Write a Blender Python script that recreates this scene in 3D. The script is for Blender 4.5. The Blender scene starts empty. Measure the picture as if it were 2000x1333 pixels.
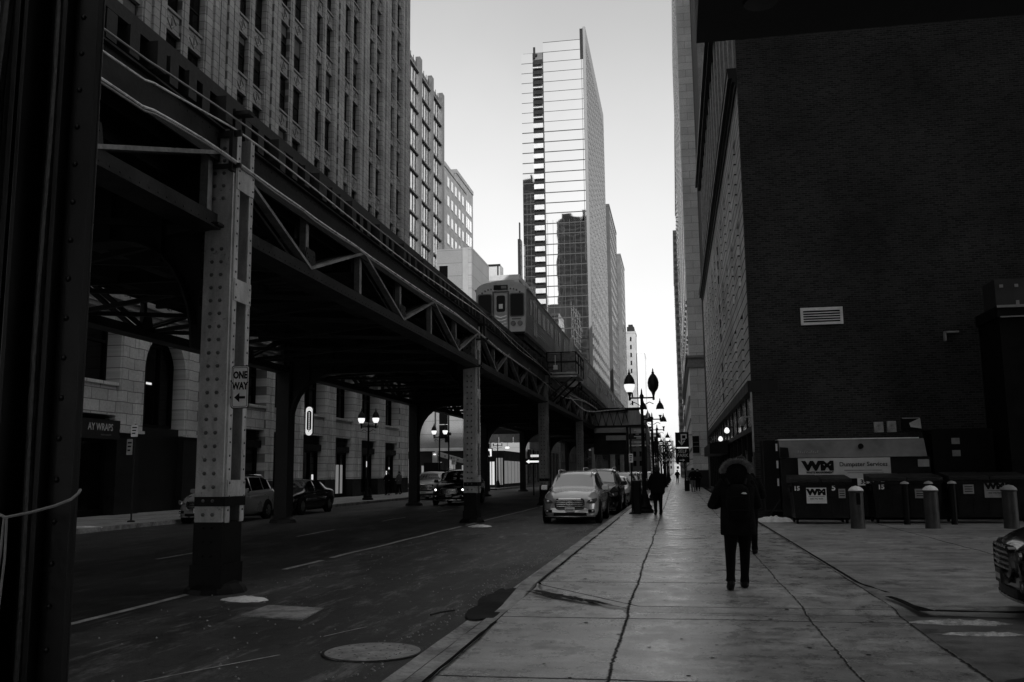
import bpy, math, random
from mathutils import Vector, Matrix, Euler, noise as mnoise
R = math.radians
rnd = random.Random(7)
S = bpy.context.scene
COL = S.collection

# ------------------------------------------------------------------ camera
CAMROT = Matrix(((0.9846181455605099, 0.03483940078991239, 0.17121134187191747),
                 (0.1744123112202051, -0.13785072424081427, -0.9749756527837551),
                 (-0.01036596005245424, 0.9898400850535822, -0.1418067448794594)))
CAMLOC = Vector((0, 0, 1.65)); FPX = 1800.0
cd = bpy.data.cameras.new('camera'); cam = bpy.data.objects.new('camera', cd); COL.objects.link(cam)
cd.sensor_width = 36; cd.lens = 36 * FPX / 2000; cd.clip_start = 0.1; cd.clip_end = 5000
cam.matrix_world = Matrix.Translation(CAMLOC) @ CAMROT.to_4x4()
S.camera = cam
def px(p):
    c = CAMROT.transposed() @ (Vector(p) - CAMLOC)
    if c.z > -0.1: return None
    return (1000 + FPX * c.x / -c.z, 666.5 - FPX * c.y / -c.z)
def seen(p, m=40):
    q = px(p); return q is not None and -m < q[0] < 2000 + m and -m < q[1] < 1333 + m

# ------------------------------------------------------------------ sky, sun, exposure
SUN_EL, SUN_AZ = 28.0, 150.0      # azimuth measured from +Y towards +X
W = bpy.data.worlds.new('World'); S.world = W; W.use_nodes = True
wt = W.node_tree; bg = wt.nodes['Background']
sky = wt.nodes.new('ShaderNodeTexSky'); sky.sky_type = 'NISHITA'; sky.sun_disc = False
sky.sun_elevation = R(SUN_EL); sky.sun_rotation = R(SUN_AZ); sky.dust_density = 2.5; sky.air_density = 1.0
bw = wt.nodes.new('ShaderNodeRGBToBW')
def _half(x):
    h = wt.nodes.new('ShaderNodeMath'); h.operation = 'MULTIPLY'; h.inputs[1].default_value = .5; wt.links.new(x, h.inputs[0]); return h.outputs[0]
wt.links.new(sky.outputs[0], bw.inputs[0])
# milky winter haze: the sky pales strongly towards the horizon
tcw = wt.nodes.new('ShaderNodeTexCoord'); sx = wt.nodes.new('ShaderNodeSeparateXYZ'); wt.links.new(tcw.outputs['Generated'], sx.inputs[0])
cr = wt.nodes.new('ShaderNodeFloatCurve'); wt.links.new(sx.outputs[2], cr.inputs[1]); cm = cr.mapping; cm.use_clip = True
HAZE = [(0., .69), (.06, .69), (.18, .70), (.35, .54), (.5, .36), (.7, .28), (1., .27)]
cc = cm.curves[0]
while len(cc.points) < len(HAZE): cc.points.new(.5, .5)
for pnt, (a, b) in zip(cc.points, HAZE): pnt.location = (a, b)
cm.update()
mu = wt.nodes.new('ShaderNodeMath'); mu.operation = 'MULTIPLY_ADD'; mu.inputs[1].default_value = 7.0; wt.links.new(cr.outputs[0], mu.inputs[0])
wt.links.new(_half(bw.outputs[0]), mu.inputs[2]); wt.links.new(mu.outputs[0], bg.inputs[0])
vn = wt.nodes.new('ShaderNodeTexNoise'); vn.inputs['Scale'].default_value = 2.2; vn.inputs['Detail'].default_value = 5; wt.links.new(tcw.outputs['Generated'], vn.inputs['Vector'])
vr = wt.nodes.new('ShaderNodeMapRange'); vr.inputs[1].default_value = .3; vr.inputs[2].default_value = .7; vr.inputs[3].default_value = .93; vr.inputs[4].default_value = 1.07; wt.links.new(vn.outputs[0], vr.inputs[0])
vm = wt.nodes.new('ShaderNodeMath'); vm.operation = 'MULTIPLY'; wt.links.new(mu.outputs[0], vm.inputs[0]); wt.links.new(vr.outputs[0], vm.inputs[1]); wt.links.new(vm.outputs[0], bg.inputs[0])
bg.inputs[1].default_value = 0.1
sd = bpy.data.lights.new('sun', 'SUN'); sd.energy = 2.6; sd.angle = R(.6); sd.color = (1, 1, 1)
so = bpy.data.objects.new('sun', sd); COL.objects.link(so)
_d = Vector((math.sin(R(SUN_AZ)) * math.cos(R(SUN_EL)), math.cos(R(SUN_AZ)) * math.cos(R(SUN_EL)), math.sin(R(SUN_EL))))
so.rotation_euler = _d.to_track_quat('Z', 'Y').to_euler(); so.location = (0, 0, 200)
S.view_settings.view_transform = 'Standard'; S.view_settings.look = 'None'
S.view_settings.exposure = 0.62; S.view_settings.gamma = 1.0
S.cycles.max_bounces = 6; S.cycles.diffuse_bounces = 3; S.cycles.glossy_bounces = 3
S.cycles.use_denoising = True

# ------------------------------------------------------------------ materials (the place is shot in black and white: all greys)
def _n(nt, t, **kw):
    n = nt.nodes.new(t)
    for k, v in kw.items():
        if k.startswith('i_'): n.inputs[int(k[2:])].default_value = v
        else: setattr(n, k, v)
    return n
def _m(nt, op, a, b=None, c=None):
    n = nt.nodes.new('ShaderNodeMath'); n.operation = op
    for i, x in enumerate((a, b, c)):
        if x is None: continue
        if isinstance(x, (int, float)): n.inputs[i].default_value = x
        else: nt.links.new(x, n.inputs[i])
    return n.outputs[0]
def _base(name):
    m = bpy.data.materials.new(name); m.use_nodes = True
    nt = m.node_tree; b = nt.nodes['Principled BSDF']; return m, nt, b
def _vec(nt, world, stretch):
    if world: o = nt.nodes.new('ShaderNodeNewGeometry').outputs['Position']
    else: o = nt.nodes.new('ShaderNodeTexCoord').outputs['Object']
    mp = nt.nodes.new('ShaderNodeMapping'); mp.inputs[3].default_value = stretch
    nt.links.new(o, mp.inputs[0]); return mp.outputs[0]
def _noise(nt, vec, scale, detail=6, rough=.6):
    n = _n(nt, 'ShaderNodeTexNoise'); n.inputs['Scale'].default_value = scale
    n.inputs['Detail'].default_value = detail; n.inputs['Roughness'].default_value = rough
    nt.links.new(vec, n.inputs['Vector']); return n.outputs[0]
def _rng(nt, x, a, b, c, d, smooth=False):
    n = nt.nodes.new('ShaderNodeMapRange'); n.inputs[1].default_value = a; n.inputs[2].default_value = b
    n.inputs[3].default_value = c; n.inputs[4].default_value = d; n.clamp = True
    if smooth: n.interpolation_type = 'SMOOTHSTEP'
    nt.links.new(x, n.inputs[0]); return n.outputs[0]
def _bump(nt, b, h, strength, dist=.02):
    n = nt.nodes.new('ShaderNodeBump'); n.inputs['Strength'].default_value = strength; n.inputs['Distance'].default_value = dist
    nt.links.new(h, n.inputs['Height']); nt.links.new(n.outputs[0], b.inputs['Normal'])
MATS = {}
def mat(name, v, rough=.7, var=.3, scale=2., bump=.15, metal=0., stretch=(1, 1, 1), world=False, spec=.5, coat=0., rvar=.1, fine=6.):
    if name in MATS: return MATS[name]
    m, nt, b = _base(name); vec = _vec(nt, world, stretch)
    n1 = _noise(nt, vec, scale); n2 = _noise(nt, vec, scale * fine, 4)
    f = _m(nt, 'ADD', _rng(nt, n1, .3, .7, 1 - var, 1 + var), _rng(nt, n2, .3, .7, -var * .4, var * .4))
    nt.links.new(_m(nt, 'MULTIPLY', f, v), b.inputs['Base Color'])
    nt.links.new(_rng(nt, n1, .3, .7, max(.03, rough - rvar), min(1, rough + rvar)), b.inputs['Roughness'])
    b.inputs['Metallic'].default_value = metal; b.inputs['Specular IOR Level'].default_value = spec
    b.inputs['Coat Weight'].default_value = coat; b.inputs['Coat Roughness'].default_value = .06
    if bump: _bump(nt, b, n2, bump)
    MATS[name] = m; return m
def emit(name, v, e):
    m, nt, b = _base(name); b.inputs['Base Color'].default_value = (v, v, v, 1)
    b.inputs['Emission Color'].default_value = (1, 1, 1, 1); b.inputs['Emission Strength'].default_value = e
    b.inputs['Roughness'].default_value = .4; MATS[name] = m; return m
def brick(name, v, mortar, axis, bw_=.215, rh=.075, ms=.012, rough=.85, offs=.5, var=.45, patch=0., bump=.5, spec=.3, blotch=.3):
    """axis 'X': wall running along X; 'Y': wall running along Y"""
    m, nt, b = _base(name)
    g = nt.nodes.new('ShaderNodeNewGeometry'); s = nt.nodes.new('ShaderNodeSeparateXYZ'); c = nt.nodes.new('ShaderNodeCombineXYZ')
    nt.links.new(g.outputs['Position'], s.inputs[0]); nt.links.new(s.outputs[0 if axis == 'X' else 1], c.inputs[0]); nt.links.new(s.outputs[2], c.inputs[1])
    t = nt.nodes.new('ShaderNodeTexBrick'); t.offset = offs
    nt.links.new(c.outputs[0], t.inputs['Vector'])
    t.inputs['Color1'].default_value = (v * (1 - var),) * 3 + (1,); t.inputs['Color2'].default_value = (v * (1 + var),) * 3 + (1,)
    t.inputs['Mortar'].default_value = (mortar,) * 3 + (1,); t.inputs['Scale'].default_value = 1
    t.inputs['Mortar Size'].default_value = ms; t.inputs['Brick Width'].default_value = bw_; t.inputs['Row Height'].default_value = rh
    t.inputs['Mortar Smooth'].default_value = .2
    bwn = nt.nodes.new('ShaderNodeRGBToBW'); nt.links.new(t.outputs[0], bwn.inputs[0])
    n1 = _noise(nt, c.outputs[0], .35, 8); n2 = _noise(nt, c.outputs[0], 9, 4)
    f = _m(nt, 'MULTIPLY', _rng(nt, n1, .3, .7, 1 - blotch, 1 + blotch), _rng(nt, n2, .3, .7, .85, 1.15))
    nt.links.new(_m(nt, 'MULTIPLY', bwn.outputs[0], f), b.inputs['Base Color'])
    b.inputs['Roughness'].default_value = rough; b.inputs['Specular IOR Level'].default_value = spec
    _bump(nt, b, _m(nt, 'SUBTRACT', 1., t.outputs['Fac']), bump, .012)
    MATS[name] = m; return m
def glassy(name, v=.01, rough=.06, wav=.0, metal=0., spec=.6, nsc=.45, det=2):
    m, nt, b = _base(name); vec = _vec(nt, True, (1, 1, 1)); n = _noise(nt, vec, nsc, det)
    b.inputs['Base Color'].default_value = (v, v, v, 1); b.inputs['Roughness'].default_value = rough
    b.inputs['Specular IOR Level'].default_value = spec; b.inputs['Metallic'].default_value = metal
    if wav: _bump(nt, b, n, 1., wav)
    MATS[name] = m; return m

def rusty(name, v):
    m, nt, b = _base(name); vec = _vec(nt, False, (1.6, 1.6, .55)); v2 = _vec(nt, False, (1, 1, 1))
    n1 = _noise(nt, vec, 2.2, 8, .7); n2 = _noise(nt, v2, 9, 8, .75); n3 = _noise(nt, v2, 30, 3)
    rust = _rng(nt, n2, .60, .68, 1, .3); f = _m(nt, 'MULTIPLY', _rng(nt, n1, .3, .7, .55, 1.35), rust); f = _m(nt, 'MULTIPLY', f, _rng(nt, n3, .3, .7, .9, 1.1))
    nt.links.new(_m(nt, 'MULTIPLY', f, v), b.inputs['Base Color']); b.inputs['Roughness'].default_value = .5
    _bump(nt, b, _m(nt, 'ADD', rust, n3), .4, .006); MATS[name] = m; return m
M_STEEL = mat('painted_steel', .02, .5, .5, 2.0, .3, spec=.3)
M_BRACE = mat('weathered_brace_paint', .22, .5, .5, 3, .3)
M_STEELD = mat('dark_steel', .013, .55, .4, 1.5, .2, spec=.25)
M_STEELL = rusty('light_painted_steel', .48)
M_CRACK = mat('crack_dirt', .012, .95, .6, 9, .5, world=True, spec=.05)
M_BLACK = mat('black_paint', .006, .5, .3, 3, .1, spec=.15)
M_RUBBER = mat('rubber', .008, .8, .2, 6, .1, spec=.15)
M_CHROME = mat('chrome', .6, .15, .1, 3, 0, metal=1.)
M_STONE = brick('terracotta_blocks', .31, .10, 'Y', 1.1, .42, .018, .6, .5, .12, bump=.3, blotch=.25)
M_STONEO = mat('terracotta_ornament', .24, .7, .3, 4, .4)
M_TERR_DARK = mat('dark_granite', .012, .45, .3, 2, .1, spec=.25)
M_COURSE = brick('coursed_limestone', .66, .03, 'Y', 6.0, .43, .035, .75, .5, .12, bump=1., blotch=.35)
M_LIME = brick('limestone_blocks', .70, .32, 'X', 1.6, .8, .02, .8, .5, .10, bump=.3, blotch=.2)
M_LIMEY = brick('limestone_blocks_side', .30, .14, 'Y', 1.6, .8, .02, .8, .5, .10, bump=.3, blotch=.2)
M_BRICKX = brick('brown_brick', .020, .044, 'X', .23, .078, .012, .85, .5, .55, blotch=.45)
M_BRICKY = brick('brown_brick_side', .05, .10, 'Y', .215, .075, .011, .9)
M_GLASSD = glassy('dark_window_glass', .004, .08, .02, spec=.16)
M_GLASST = glassy('mirror_curtain_glass', .80, .02, .022, metal=1., nsc=.11, det=2)
M_GLASSM = glassy('grey_curtain_glass', .75, .05, .09, metal=1., nsc=.8, det=4)
M_PANEL = mat('light_metal_panel', .5, .5, .12, .3, 0, world=True)
M_WHITE = mat('white_stucco', .6, .7, .15, .3, 0, world=True)
M_CONC = mat('grey_concrete', .22, .8, .3, .8, .2)
M_WOOD = mat('creosoted_timber', .03, .8, .4, 2, .3)
M_SNOW = mat('old_snow', .9, .6, .25, 6, .6)
M_SIGN = mat('sign_white', .82, .45, .12, 5, 0)
M_SIGNG = mat('sign_grey', .32, .5, .2, 5, 0)
M_LAMP = emit('lit_lamp_glass', .8, .62)
M_LAMPD = mat('unlit_lamp_glass', .35, .3, .15, 4, 0)
M_HEAD = emit('lit_headlight', .8, 3.)
M_SHOP = emit('lit_shop_panel', .6, .42)
M_SHOPD = emit('dim_shop_panel', .4, .10)

# ------------------------------------------------------------------ mesh helpers
class MB:
    def __init__(s): s.v = []; s.f = []
    def add(s, vs, fs):
        o = len(s.v); s.v += [tuple(p) for p in vs]; s.f += [tuple(i + o for i in f) for f in fs]; return s
    def box(s, x0, x1, y0, y1, z0, z1):
        if x0 > x1: x0, x1 = x1, x0
        if y0 > y1: y0, y1 = y1, y0
        if z0 > z1: z0, z1 = z1, z0
        return s.add([(x, y, z) for z in (z0, z1) for y in (y0, y1) for x in (x0, x1)],
                     [(0, 2, 3, 1), (4, 5, 7, 6), (0, 1, 5, 4), (2, 6, 7, 3), (0, 4, 6, 2), (1, 3, 7, 5)])
    def bar(s, p, q, w, h, up=(0, 0, 1)):
        p, q = Vector(p), Vector(q); d = (q - p).normalized(); u = Vector(up)
        if abs(d.dot(u)) > .98: u = Vector((1, 0, 0)) if abs(d.x) < .9 else Vector((0, 1, 0))
        a = d.cross(u).normalized(); b = a.cross(d).normalized(); a *= w / 2; b *= h / 2
        vs = [c + i * a + j * b for c in (p, q) for i, j in ((-1, -1), (1, -1), (1, 1), (-1, 1))]
        return s.add(vs, [(0, 1, 2, 3), (7, 6, 5, 4), (0, 4, 5, 1), (1, 5, 6, 2), (2, 6, 7, 3), (3, 7, 4, 0)])
    def tube(s, pts, r, n=8, caps=True):
        pts = [Vector(p) for p in pts]; rr = r if isinstance(r, (list, tuple)) else [r] * len(pts); o = len(s.v); a = None
        for i, p in enumerate(pts):
            d = (pts[min(i + 1, len(pts) - 1)] - pts[max(i - 1, 0)]).normalized()
            if a is None:
                a = d.cross(Vector((0, 0, 1)) if abs(d.z) < .9 else Vector((1, 0, 0))).normalized()
            else: a = (a - d * a.dot(d)).normalized()
            b = d.cross(a)
            for k in range(n):
                t = 2 * math.pi * k / n; s.v.append(tuple(p + rr[i] * (a * math.cos(t) + b * math.sin(t))))
        for i in range(len(pts) - 1):
            for k in range(n):
                k2 = (k + 1) % n; s.f.append((o + i * n + k, o + i * n + k2, o + (i + 1) * n + k2, o + (i + 1) * n + k))
        if caps:
            s.f.append(tuple(o + k for k in range(n))[::-1]); s.f.append(tuple(o + (len(pts) - 1) * n + k for k in range(n)))
        return s
    def lathe(s, prof, n=14, c=(0, 0, 0), axis='Z', sq=None):
        o = len(s.v)
        for r, z in prof:
            for k in range(n):
                t = 2 * math.pi * k / n; x, y = r * math.cos(t), r * math.sin(t)
                if axis == 'Z': p = (x, y, z)
                elif axis == 'X': p = (z, x, y)
                else: p = (x, z, y)
                s.v.append((p[0] + c[0], p[1] + c[1], p[2] + c[2]))
        for i in range(len(prof) - 1):
            for k in range(n):
                k2 = (k + 1) % n; s.f.append((o + i * n + k, o + i * n + k2, o + (i + 1) * n + k2, o + (i + 1) * n + k))
        s.f.append(tuple(o + k for k in range(n))[::-1]); s.f.append(tuple(o + (len(prof) - 1) * n + k for k in range(n)))
        return s
    def prism(s, poly, axis, a, b):
        """poly in the plane of the two other axes (in x,y,z order)"""
        def P(u, v, w): return {'X': (w, u, v), 'Y': (u, w, v), 'Z': (u, v, w)}[axis]
        n = len(poly); vs = [P(u, v, a) for u, v in poly] + [P(u, v, b) for u, v in poly]
        return s.add(vs, [tuple(range(n))[::-1], tuple(range(n, 2 * n))] + [(i, (i + 1) % n, n + (i + 1) % n, n + i) for i in range(n)])
    def rings(s, rings, caps=True):
        o = len(s.v); n = len(rings[0])
        for r in rings: s.v += [tuple(p) for p in r]
        for i in range(len(rings) - 1):
            for k in range(n):
                k2 = (k + 1) % n; s.f.append((o + i * n + k, o + i * n + k2, o + (i + 1) * n + k2, o + (i + 1) * n + k))
        if caps:
            s.f.append(tuple(o + k for k in range(n))[::-1]); s.f.append(tuple(o + (len(rings) - 1) * n + k for k in range(n)))
        return s
    def build(s, name, m, parent=None, smooth=False, loc=None, bevel=0, angle=40):
        me = bpy.data.meshes.new(name)
        vs = s.v
        if parent is None and loc is None and vs:
            xs = [v[0] for v in vs]; ys = [v[1] for v in vs]; loc = ((min(xs) + max(xs)) / 2, (min(ys) + max(ys)) / 2, min(v[2] for v in vs)); off = loc
        elif parent is not None and parent.get('_world'):
            off = parent['_world']
        else: off = (0, 0, 0)
        me.from_pydata([(v[0] - off[0], v[1] - off[1], v[2] - off[2]) for v in vs], [], s.f); me.validate()
        import bmesh
        bmm = bmesh.new(); bmm.from_mesh(me); bmesh.ops.recalc_face_normals(bmm, faces=bmm.faces); bmm.to_mesh(me); bmm.free()
        me.materials.append(m)
        if smooth:
            me.shade_smooth()
            try: me.set_sharp_from_angle(angle=R(angle))
            except Exception: pass
        o = bpy.data.objects.new(name, me); COL.objects.link(o)
        if parent is not None:
            o.parent = parent
            if parent.get('_world'): o['_world'] = parent['_world']
        if parent is None and loc is not None: o.location = loc
        if bevel:
            bv = o.modifiers.new('bevel', 'BEVEL'); bv.width = bevel; bv.segments = 2; bv.limit_method = 'ANGLE'
        return o
def tag(o, label=None, cat=None, group=None, kind=None):
    if label: o['label'] = label
    if cat: o['category'] = cat
    if group: o['group'] = group
    if kind: o['kind'] = kind
    return o
def thing(name, label, cat, loc=(0, 0, 0), group=None, world=True, rz=0):
    """Empty at the thing's base; with world=True parts are given in world coordinates"""
    o = bpy.data.objects.new(name, None); COL.objects.link(o); o.location = loc; o.rotation_euler = (0, 0, rz)
    o.empty_display_size = .2
    if world and rz == 0: o['_world'] = tuple(loc)
    return tag(o, label, cat, group)
def copy_tree(o, parent=None):
    c = o.copy(); COL.objects.link(c); c.parent = parent
    for ch in [x for x in bpy.data.objects if x.parent == o and x is not c]: copy_tree(ch, c)
    return c
def inst(name, me, parent, loc, rot=None, scale=None):
    o = bpy.data.objects.new(name, me); COL.objects.link(o); o.parent = parent
    w = parent.get('_world') if parent else None
    o.location = Vector(loc) - Vector(w) if w else loc
    if rot: o.rotation_euler = rot
    if scale: o.scale = scale
    return o
def struct(name, mb, m, **k):
    o = mb.build(name, m, None, loc=(0, 0, 0), **k); o['kind'] = 'structure'; return o
def text(parent, body, size, loc, face, m, align='CENTER', thick=0., sx=1., extr=.002, name='lettering', space=1.):
    c = bpy.data.curves.new(name, 'FONT'); c.body = body; c.size = size; c.align_x = align; c.align_y = 'CENTER'
    c.extrude = extr; c.offset = thick; c.space_character = space; c.resolution_u = 2
    o = bpy.data.objects.new(name, c); COL.objects.link(o)
    me = bpy.data.meshes.new_from_object(o); bpy.data.objects.remove(o)
    me.materials.clear(); me.materials.append(m)
    rot = {'-Y': (R(90), 0, 0), '+X': (R(90), 0, R(90)), '-X': (R(90), 0, R(-90)), '+Y': (R(90), 0, R(180))}[face]
    return inst(name, me, parent, loc, rot, (sx, 1, 1))
def windows(parent, mesh, locs, rot=(0, 0, 0), limit=100, sub=None):
    """each window its own part; past the limit the smallest ones become one part"""
    locs = [l for l in locs if seen(l, 60)]
    locs.sort(key=lambda l: (Vector(l) - CAMLOC).length)
    for l in locs[:limit]:
        w = inst('window', mesh, parent, l, rot)
        if sub: inst('pane', sub, w, (0, 0, 0))
    rest = locs[limit:]
    if rest:
        mb = MB(); e = Euler(rot)
        for l in rest:
            mb.add([Vector(l) + (e.to_matrix() @ v.co) for v in mesh.vertices], [tuple(p.vertices) for p in mesh.polygons])
        o = mb.build('window', mesh.materials[0], parent); o['kind'] = 'stuff'
def mesh_only(mb, name, m):
    o = mb.build(name, m, None, loc=(0, 0, 0)); me = o.data; bpy.data.objects.remove(o); return me

# ------------------------------------------------------------------ ground
SWZ = .06            # pavement level
def concrete(name, v, xs, y0, per, patch=1., rough=.42, extra=None):
    """pavement slabs: joints at the given X lines and every per metres along Y, with stains and damp patches"""
    m, nt, b = _base(name); g = nt.nodes.new('ShaderNodeNewGeometry'); pos = g.outputs['Position']
    s = nt.nodes.new('ShaderNodeSeparateXYZ'); nt.links.new(pos, s.inputs[0])
    mp = nt.nodes.new('ShaderNodeMapping'); mp.inputs[3].default_value = (1, .8, 1); nt.links.new(pos, mp.inputs[0]); vec = mp.outputs[0]
    wob = _m(nt, 'ADD', _rng(nt, _noise(nt, vec, .5, 2), .3, .7, -.02, .02), _rng(nt, _noise(nt, vec, 14, 3), .3, .7, -.012, .012))
    wx = _m(nt, 'ADD', s.outputs[0], wob); wy = _m(nt, 'ADD', s.outputs[1], _m(nt, 'MULTIPLY', wob, .6))
    line = None
    for x, w in xs:
        d = _rng(nt, _m(nt, 'ABSOLUTE', _m(nt, 'SUBTRACT', wx, x)), w * .4, w, 1, 0)
        line = d if line is None else _m(nt, 'MAXIMUM', line, d)
    if per:
        q = _m(nt, 'ABSOLUTE', _m(nt, 'SUBTRACT', _m(nt, 'MODULO', _m(nt, 'ADD', wy, 300 - y0), per), per / 2))
        d = _rng(nt, q, per / 2 - .03, per / 2 - .012, 0, 1); line = _m(nt, 'MAXIMUM', line, d)
    big = _noise(nt, vec, .55, 8, .65); mid = _noise(nt, vec, 2.6, 8, .7); fin = _noise(nt, vec, 55, 4, .8)
    st = nt.nodes.new('ShaderNodeMapping'); st.inputs[3].default_value = (.35, 2.2, 1); nt.links.new(pos, st.inputs[0])
    strk = _noise(nt, st.outputs[0], 1.5, 6, .7)
    f = _m(nt, 'MULTIPLY', _rng(nt, big, .32, .68, .55, 1.35), _rng(nt, mid, .3, .7, .7, 1.3))
    f = _m(nt, 'MULTIPLY', f, _rng(nt, strk, .35, .65, .75, 1.25)); f = _m(nt, 'MULTIPLY', f, _rng(nt, fin, .35, .65, .68, 1.32))
    stain = _rng(nt, _noise(nt, vec, 1.1, 10, .75), .53, .61, 1, .40)
    f = _m(nt, 'MULTIPLY', f, stain)
    f = _m(nt, 'MULTIPLY', f, _m(nt, 'SUBTRACT', 1., _m(nt, 'MULTIPLY', line, .85)))
    nt.links.new(_m(nt, 'MULTIPLY', f, v), b.inputs['Base Color'])
    nt.links.new(_rng(nt, mid, .3, .7, rough - .12, rough + .18), b.inputs['Roughness'])
    h = _m(nt, 'SUBTRACT', _m(nt, 'ADD', _m(nt, 'MULTIPLY', fin, .25), _m(nt, 'MULTIPLY', mid, .5)), _m(nt, 'MULTIPLY', line, 1.2))
    _bump(nt, b, h, .55, .012); nt.links.new(_rng(nt, line, 0, 1, .5, .0), b.inputs['Specular IOR Level'])
    MATS[name] = m; return m
def asphalt(name, v):
    m, nt, b = _base(name); g = nt.nodes.new('ShaderNodeNewGeometry'); pos = g.outputs['Position']
    s = nt.nodes.new('ShaderNodeSeparateXYZ'); nt.links.new(pos, s.inputs[0])
    mp = nt.nodes.new('ShaderNodeMapping'); mp.inputs[3].default_value = (1, .35, 1); nt.links.new(pos, mp.inputs[0])
    big = _noise(nt, mp.outputs[0], .7, 8, .7); mid = _noise(nt, pos, 3.5, 8, .75); fin = _noise(nt, pos, 60, 2)
    salt = _rng(nt, _noise(nt, mp.outputs[0], 1.6, 10, .85), .54, .68, 0, 1)         # dried salt and grit
    lane = _rng(nt, s.outputs[0], -7.3, -6.7, .45, 1.)                              # railway shade painted into the travel lanes; dusty parking lane
    crack = _rng(nt, _m(nt, 'ABSOLUTE', _m(nt, 'SUBTRACT', _noise(nt, pos, .5, 4), .5)), 0., .004, .4, 1)
    f = _m(nt, 'MULTIPLY', _rng(nt, big, .3, .7, .6, 1.5), _rng(nt, mid, .3, .7, .75, 1.3))
    f = _m(nt, 'MULTIPLY', _m(nt, 'MULTIPLY', f, crack), _rng(nt, fin, .3, .7, .8, 1.2))
    rp = _rng(nt, _noise(nt, mp.outputs[0], .33, 5, .55), .49, .515, .62, 1.15)        # old repairs with a definite edge
    sc_ = nt.nodes.new('ShaderNodeMapping'); sc_.inputs[3].default_value = (2.6, .5, 1); nt.links.new(pos, sc_.inputs[0])
    scf = _rng(nt, _noise(nt, sc_.outputs[0], 1.1, 9, .8), .54, .66, 0, .15)          # scuffs and dried splashes
    far_ = _rng(nt, s.outputs[1], 9, 26, .75, 1.5)                                       # paler further along the road
    f = _m(nt, 'MULTIPLY', _m(nt, 'MULTIPLY', f, rp), far_)
    f = _m(nt, 'ADD', _m(nt, 'MULTIPLY', f, v), _m(nt, 'ADD', _m(nt, 'MULTIPLY', salt, .12), scf))
    nt.links.new(_m(nt, 'MULTIPLY', f, lane), b.inputs['Base Color'])
    nt.links.new(_rng(nt, big, .3, .7, .5, .75), b.inputs['Roughness'])
    _bump(nt, b, _m(nt, 'ADD', fin, mid), .5, .01); b.inputs['Specular IOR Level'].default_value = .35
    MATS[name] = m; return m
M_ASPH = asphalt('asphalt', .05)
M_SW = concrete('pavement_slabs', .40, [(-.62, .02), (1.40, .017), (2.42, .03)], 7.85, 3.0, rough=.28)
M_ALLEY = concrete('alley_slabs', .32, [(6.0, .02)], 12.1, 9.0, rough=.5)
M_SWL = concrete('far_pavement', .40, [(-19.4, .03), (-21.2, .03)], 7, 1.6, rough=.5)
M_KERB = mat('kerb_concrete', .3, .6, .75, 1.6, .8, world=True, fine=9)
gb = MB().add([(-2500, -600, -.30), (2500, -600, -.30), (2500, 2500, -.30), (-2500, 2500, -.30)], [(0, 1, 2, 3)])
struct('ground', gb, mat('earth', .03, .9, .3, .5, 0, world=True))
def sheet(xs, ys, zf):
    mb = MB(); nx = len(xs)
    vs = [(x, y, zf(x, y)) for y in ys for x in xs]
    return mb.add(vs, [(j * nx + i, j * nx + i + 1, (j + 1) * nx + i + 1, (j + 1) * nx + i) for j in range(len(ys) - 1) for i in range(nx - 1)])
def fr(a, b, st):
    n = max(1, int(round((b - a) / st))); return [a + (b - a) * i / n for i in range(n + 1)]
def bulge(x, y): return .018 * mnoise.noise(Vector((x * .8, y * .5, 0)))
struct('road', sheet(fr(-18.0, -2.46, .5), fr(-14, 45, .6) + [60, 90, 130, 200, 400, 900], lambda x, y: -.05 + (bulge(x, y) if y < 45 and -17.9 < x < -2.5 else 0)), M_ASPH, smooth=True)
for nm, x0, x1, y0, y1, m_ in (('cross_street', -160, -18.0, 78.6, 94, M_ASPH), ('cross_street', 2.8, 160, 81, 94.5, M_ASPH)):
    struct(nm, MB().add([(x0, y0, -.055), (x1, y0, -.055), (x1, y1, -.055), (x0, y1, -.055)], [(0, 1, 2, 3)]), m_)
def swz(x, y):
    # the raised pavement ends at the flared side of the alley ramp
    e = 11.3 + max(0, -.5 - x) * 1.38; t = min(1, max(0, (y - e) / .22)); far = min(1, max(0, (y - 9.5) / 1.8))
    return -.03 + .045 * far * (1 - t) + (SWZ + .03) * t + .006 * mnoise.noise(Vector((x, y, 3.)))
struct('pavement', sheet([-2.06] + fr(-1.9, 2.42, .36), fr(-14, 9, .5) + fr(9.1, 15, .11) + fr(15.4, 34, .4) + [40, 60, 94, 96, 200, 900], swz), M_SW, smooth=True)
struct('alley', sheet([2.46] + fr(2.8, 30, .8), fr(11.6, 34, .5), lambda x, y: -.012 - .021 * max(0, 1 - (y - 11.6) / .6) + .012 * (y > 11.7) * mnoise.noise(Vector((x, y, 3.)))), M_ALLEY, smooth=True)
struct('driveway_apron', sheet([2.425] + fr(2.6, 30, .6), fr(7, 11.66, .4), lambda x, y: -.035 + .012 * mnoise.noise(Vector((x, y, 9.)))), concrete('apron_concrete', .16, [(2.43, .02)], 0, 0, rough=.45), smooth=True)
dv = [(30, -14), (1.2, -14), (1.25, 6.0)] + [(1.3 + .42 * i + .1 * mnoise.noise(Vector((i * .9, 2, 0))), 7.0 + .42 * i - .012 * i * i + .28 * mnoise.noise(Vector((i * .7, 0, 0)))) for i in range(1, 7)] + [(4.0 + 1.2 * i, 9.3 + .25 * mnoise.noise(Vector((i * .8, 5, 0)))) for i in range(1, 22)]
dvm = MB(); dvm.add([(x, y, -.012 if y > 6.5 else -.012) for x, y in dv], [tuple(range(len(dv)))])
struct('driveway', dvm,
       mat('dark_wet_asphalt', .02, .45, .6, 1.4, .5, world=True, fine=12))
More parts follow.
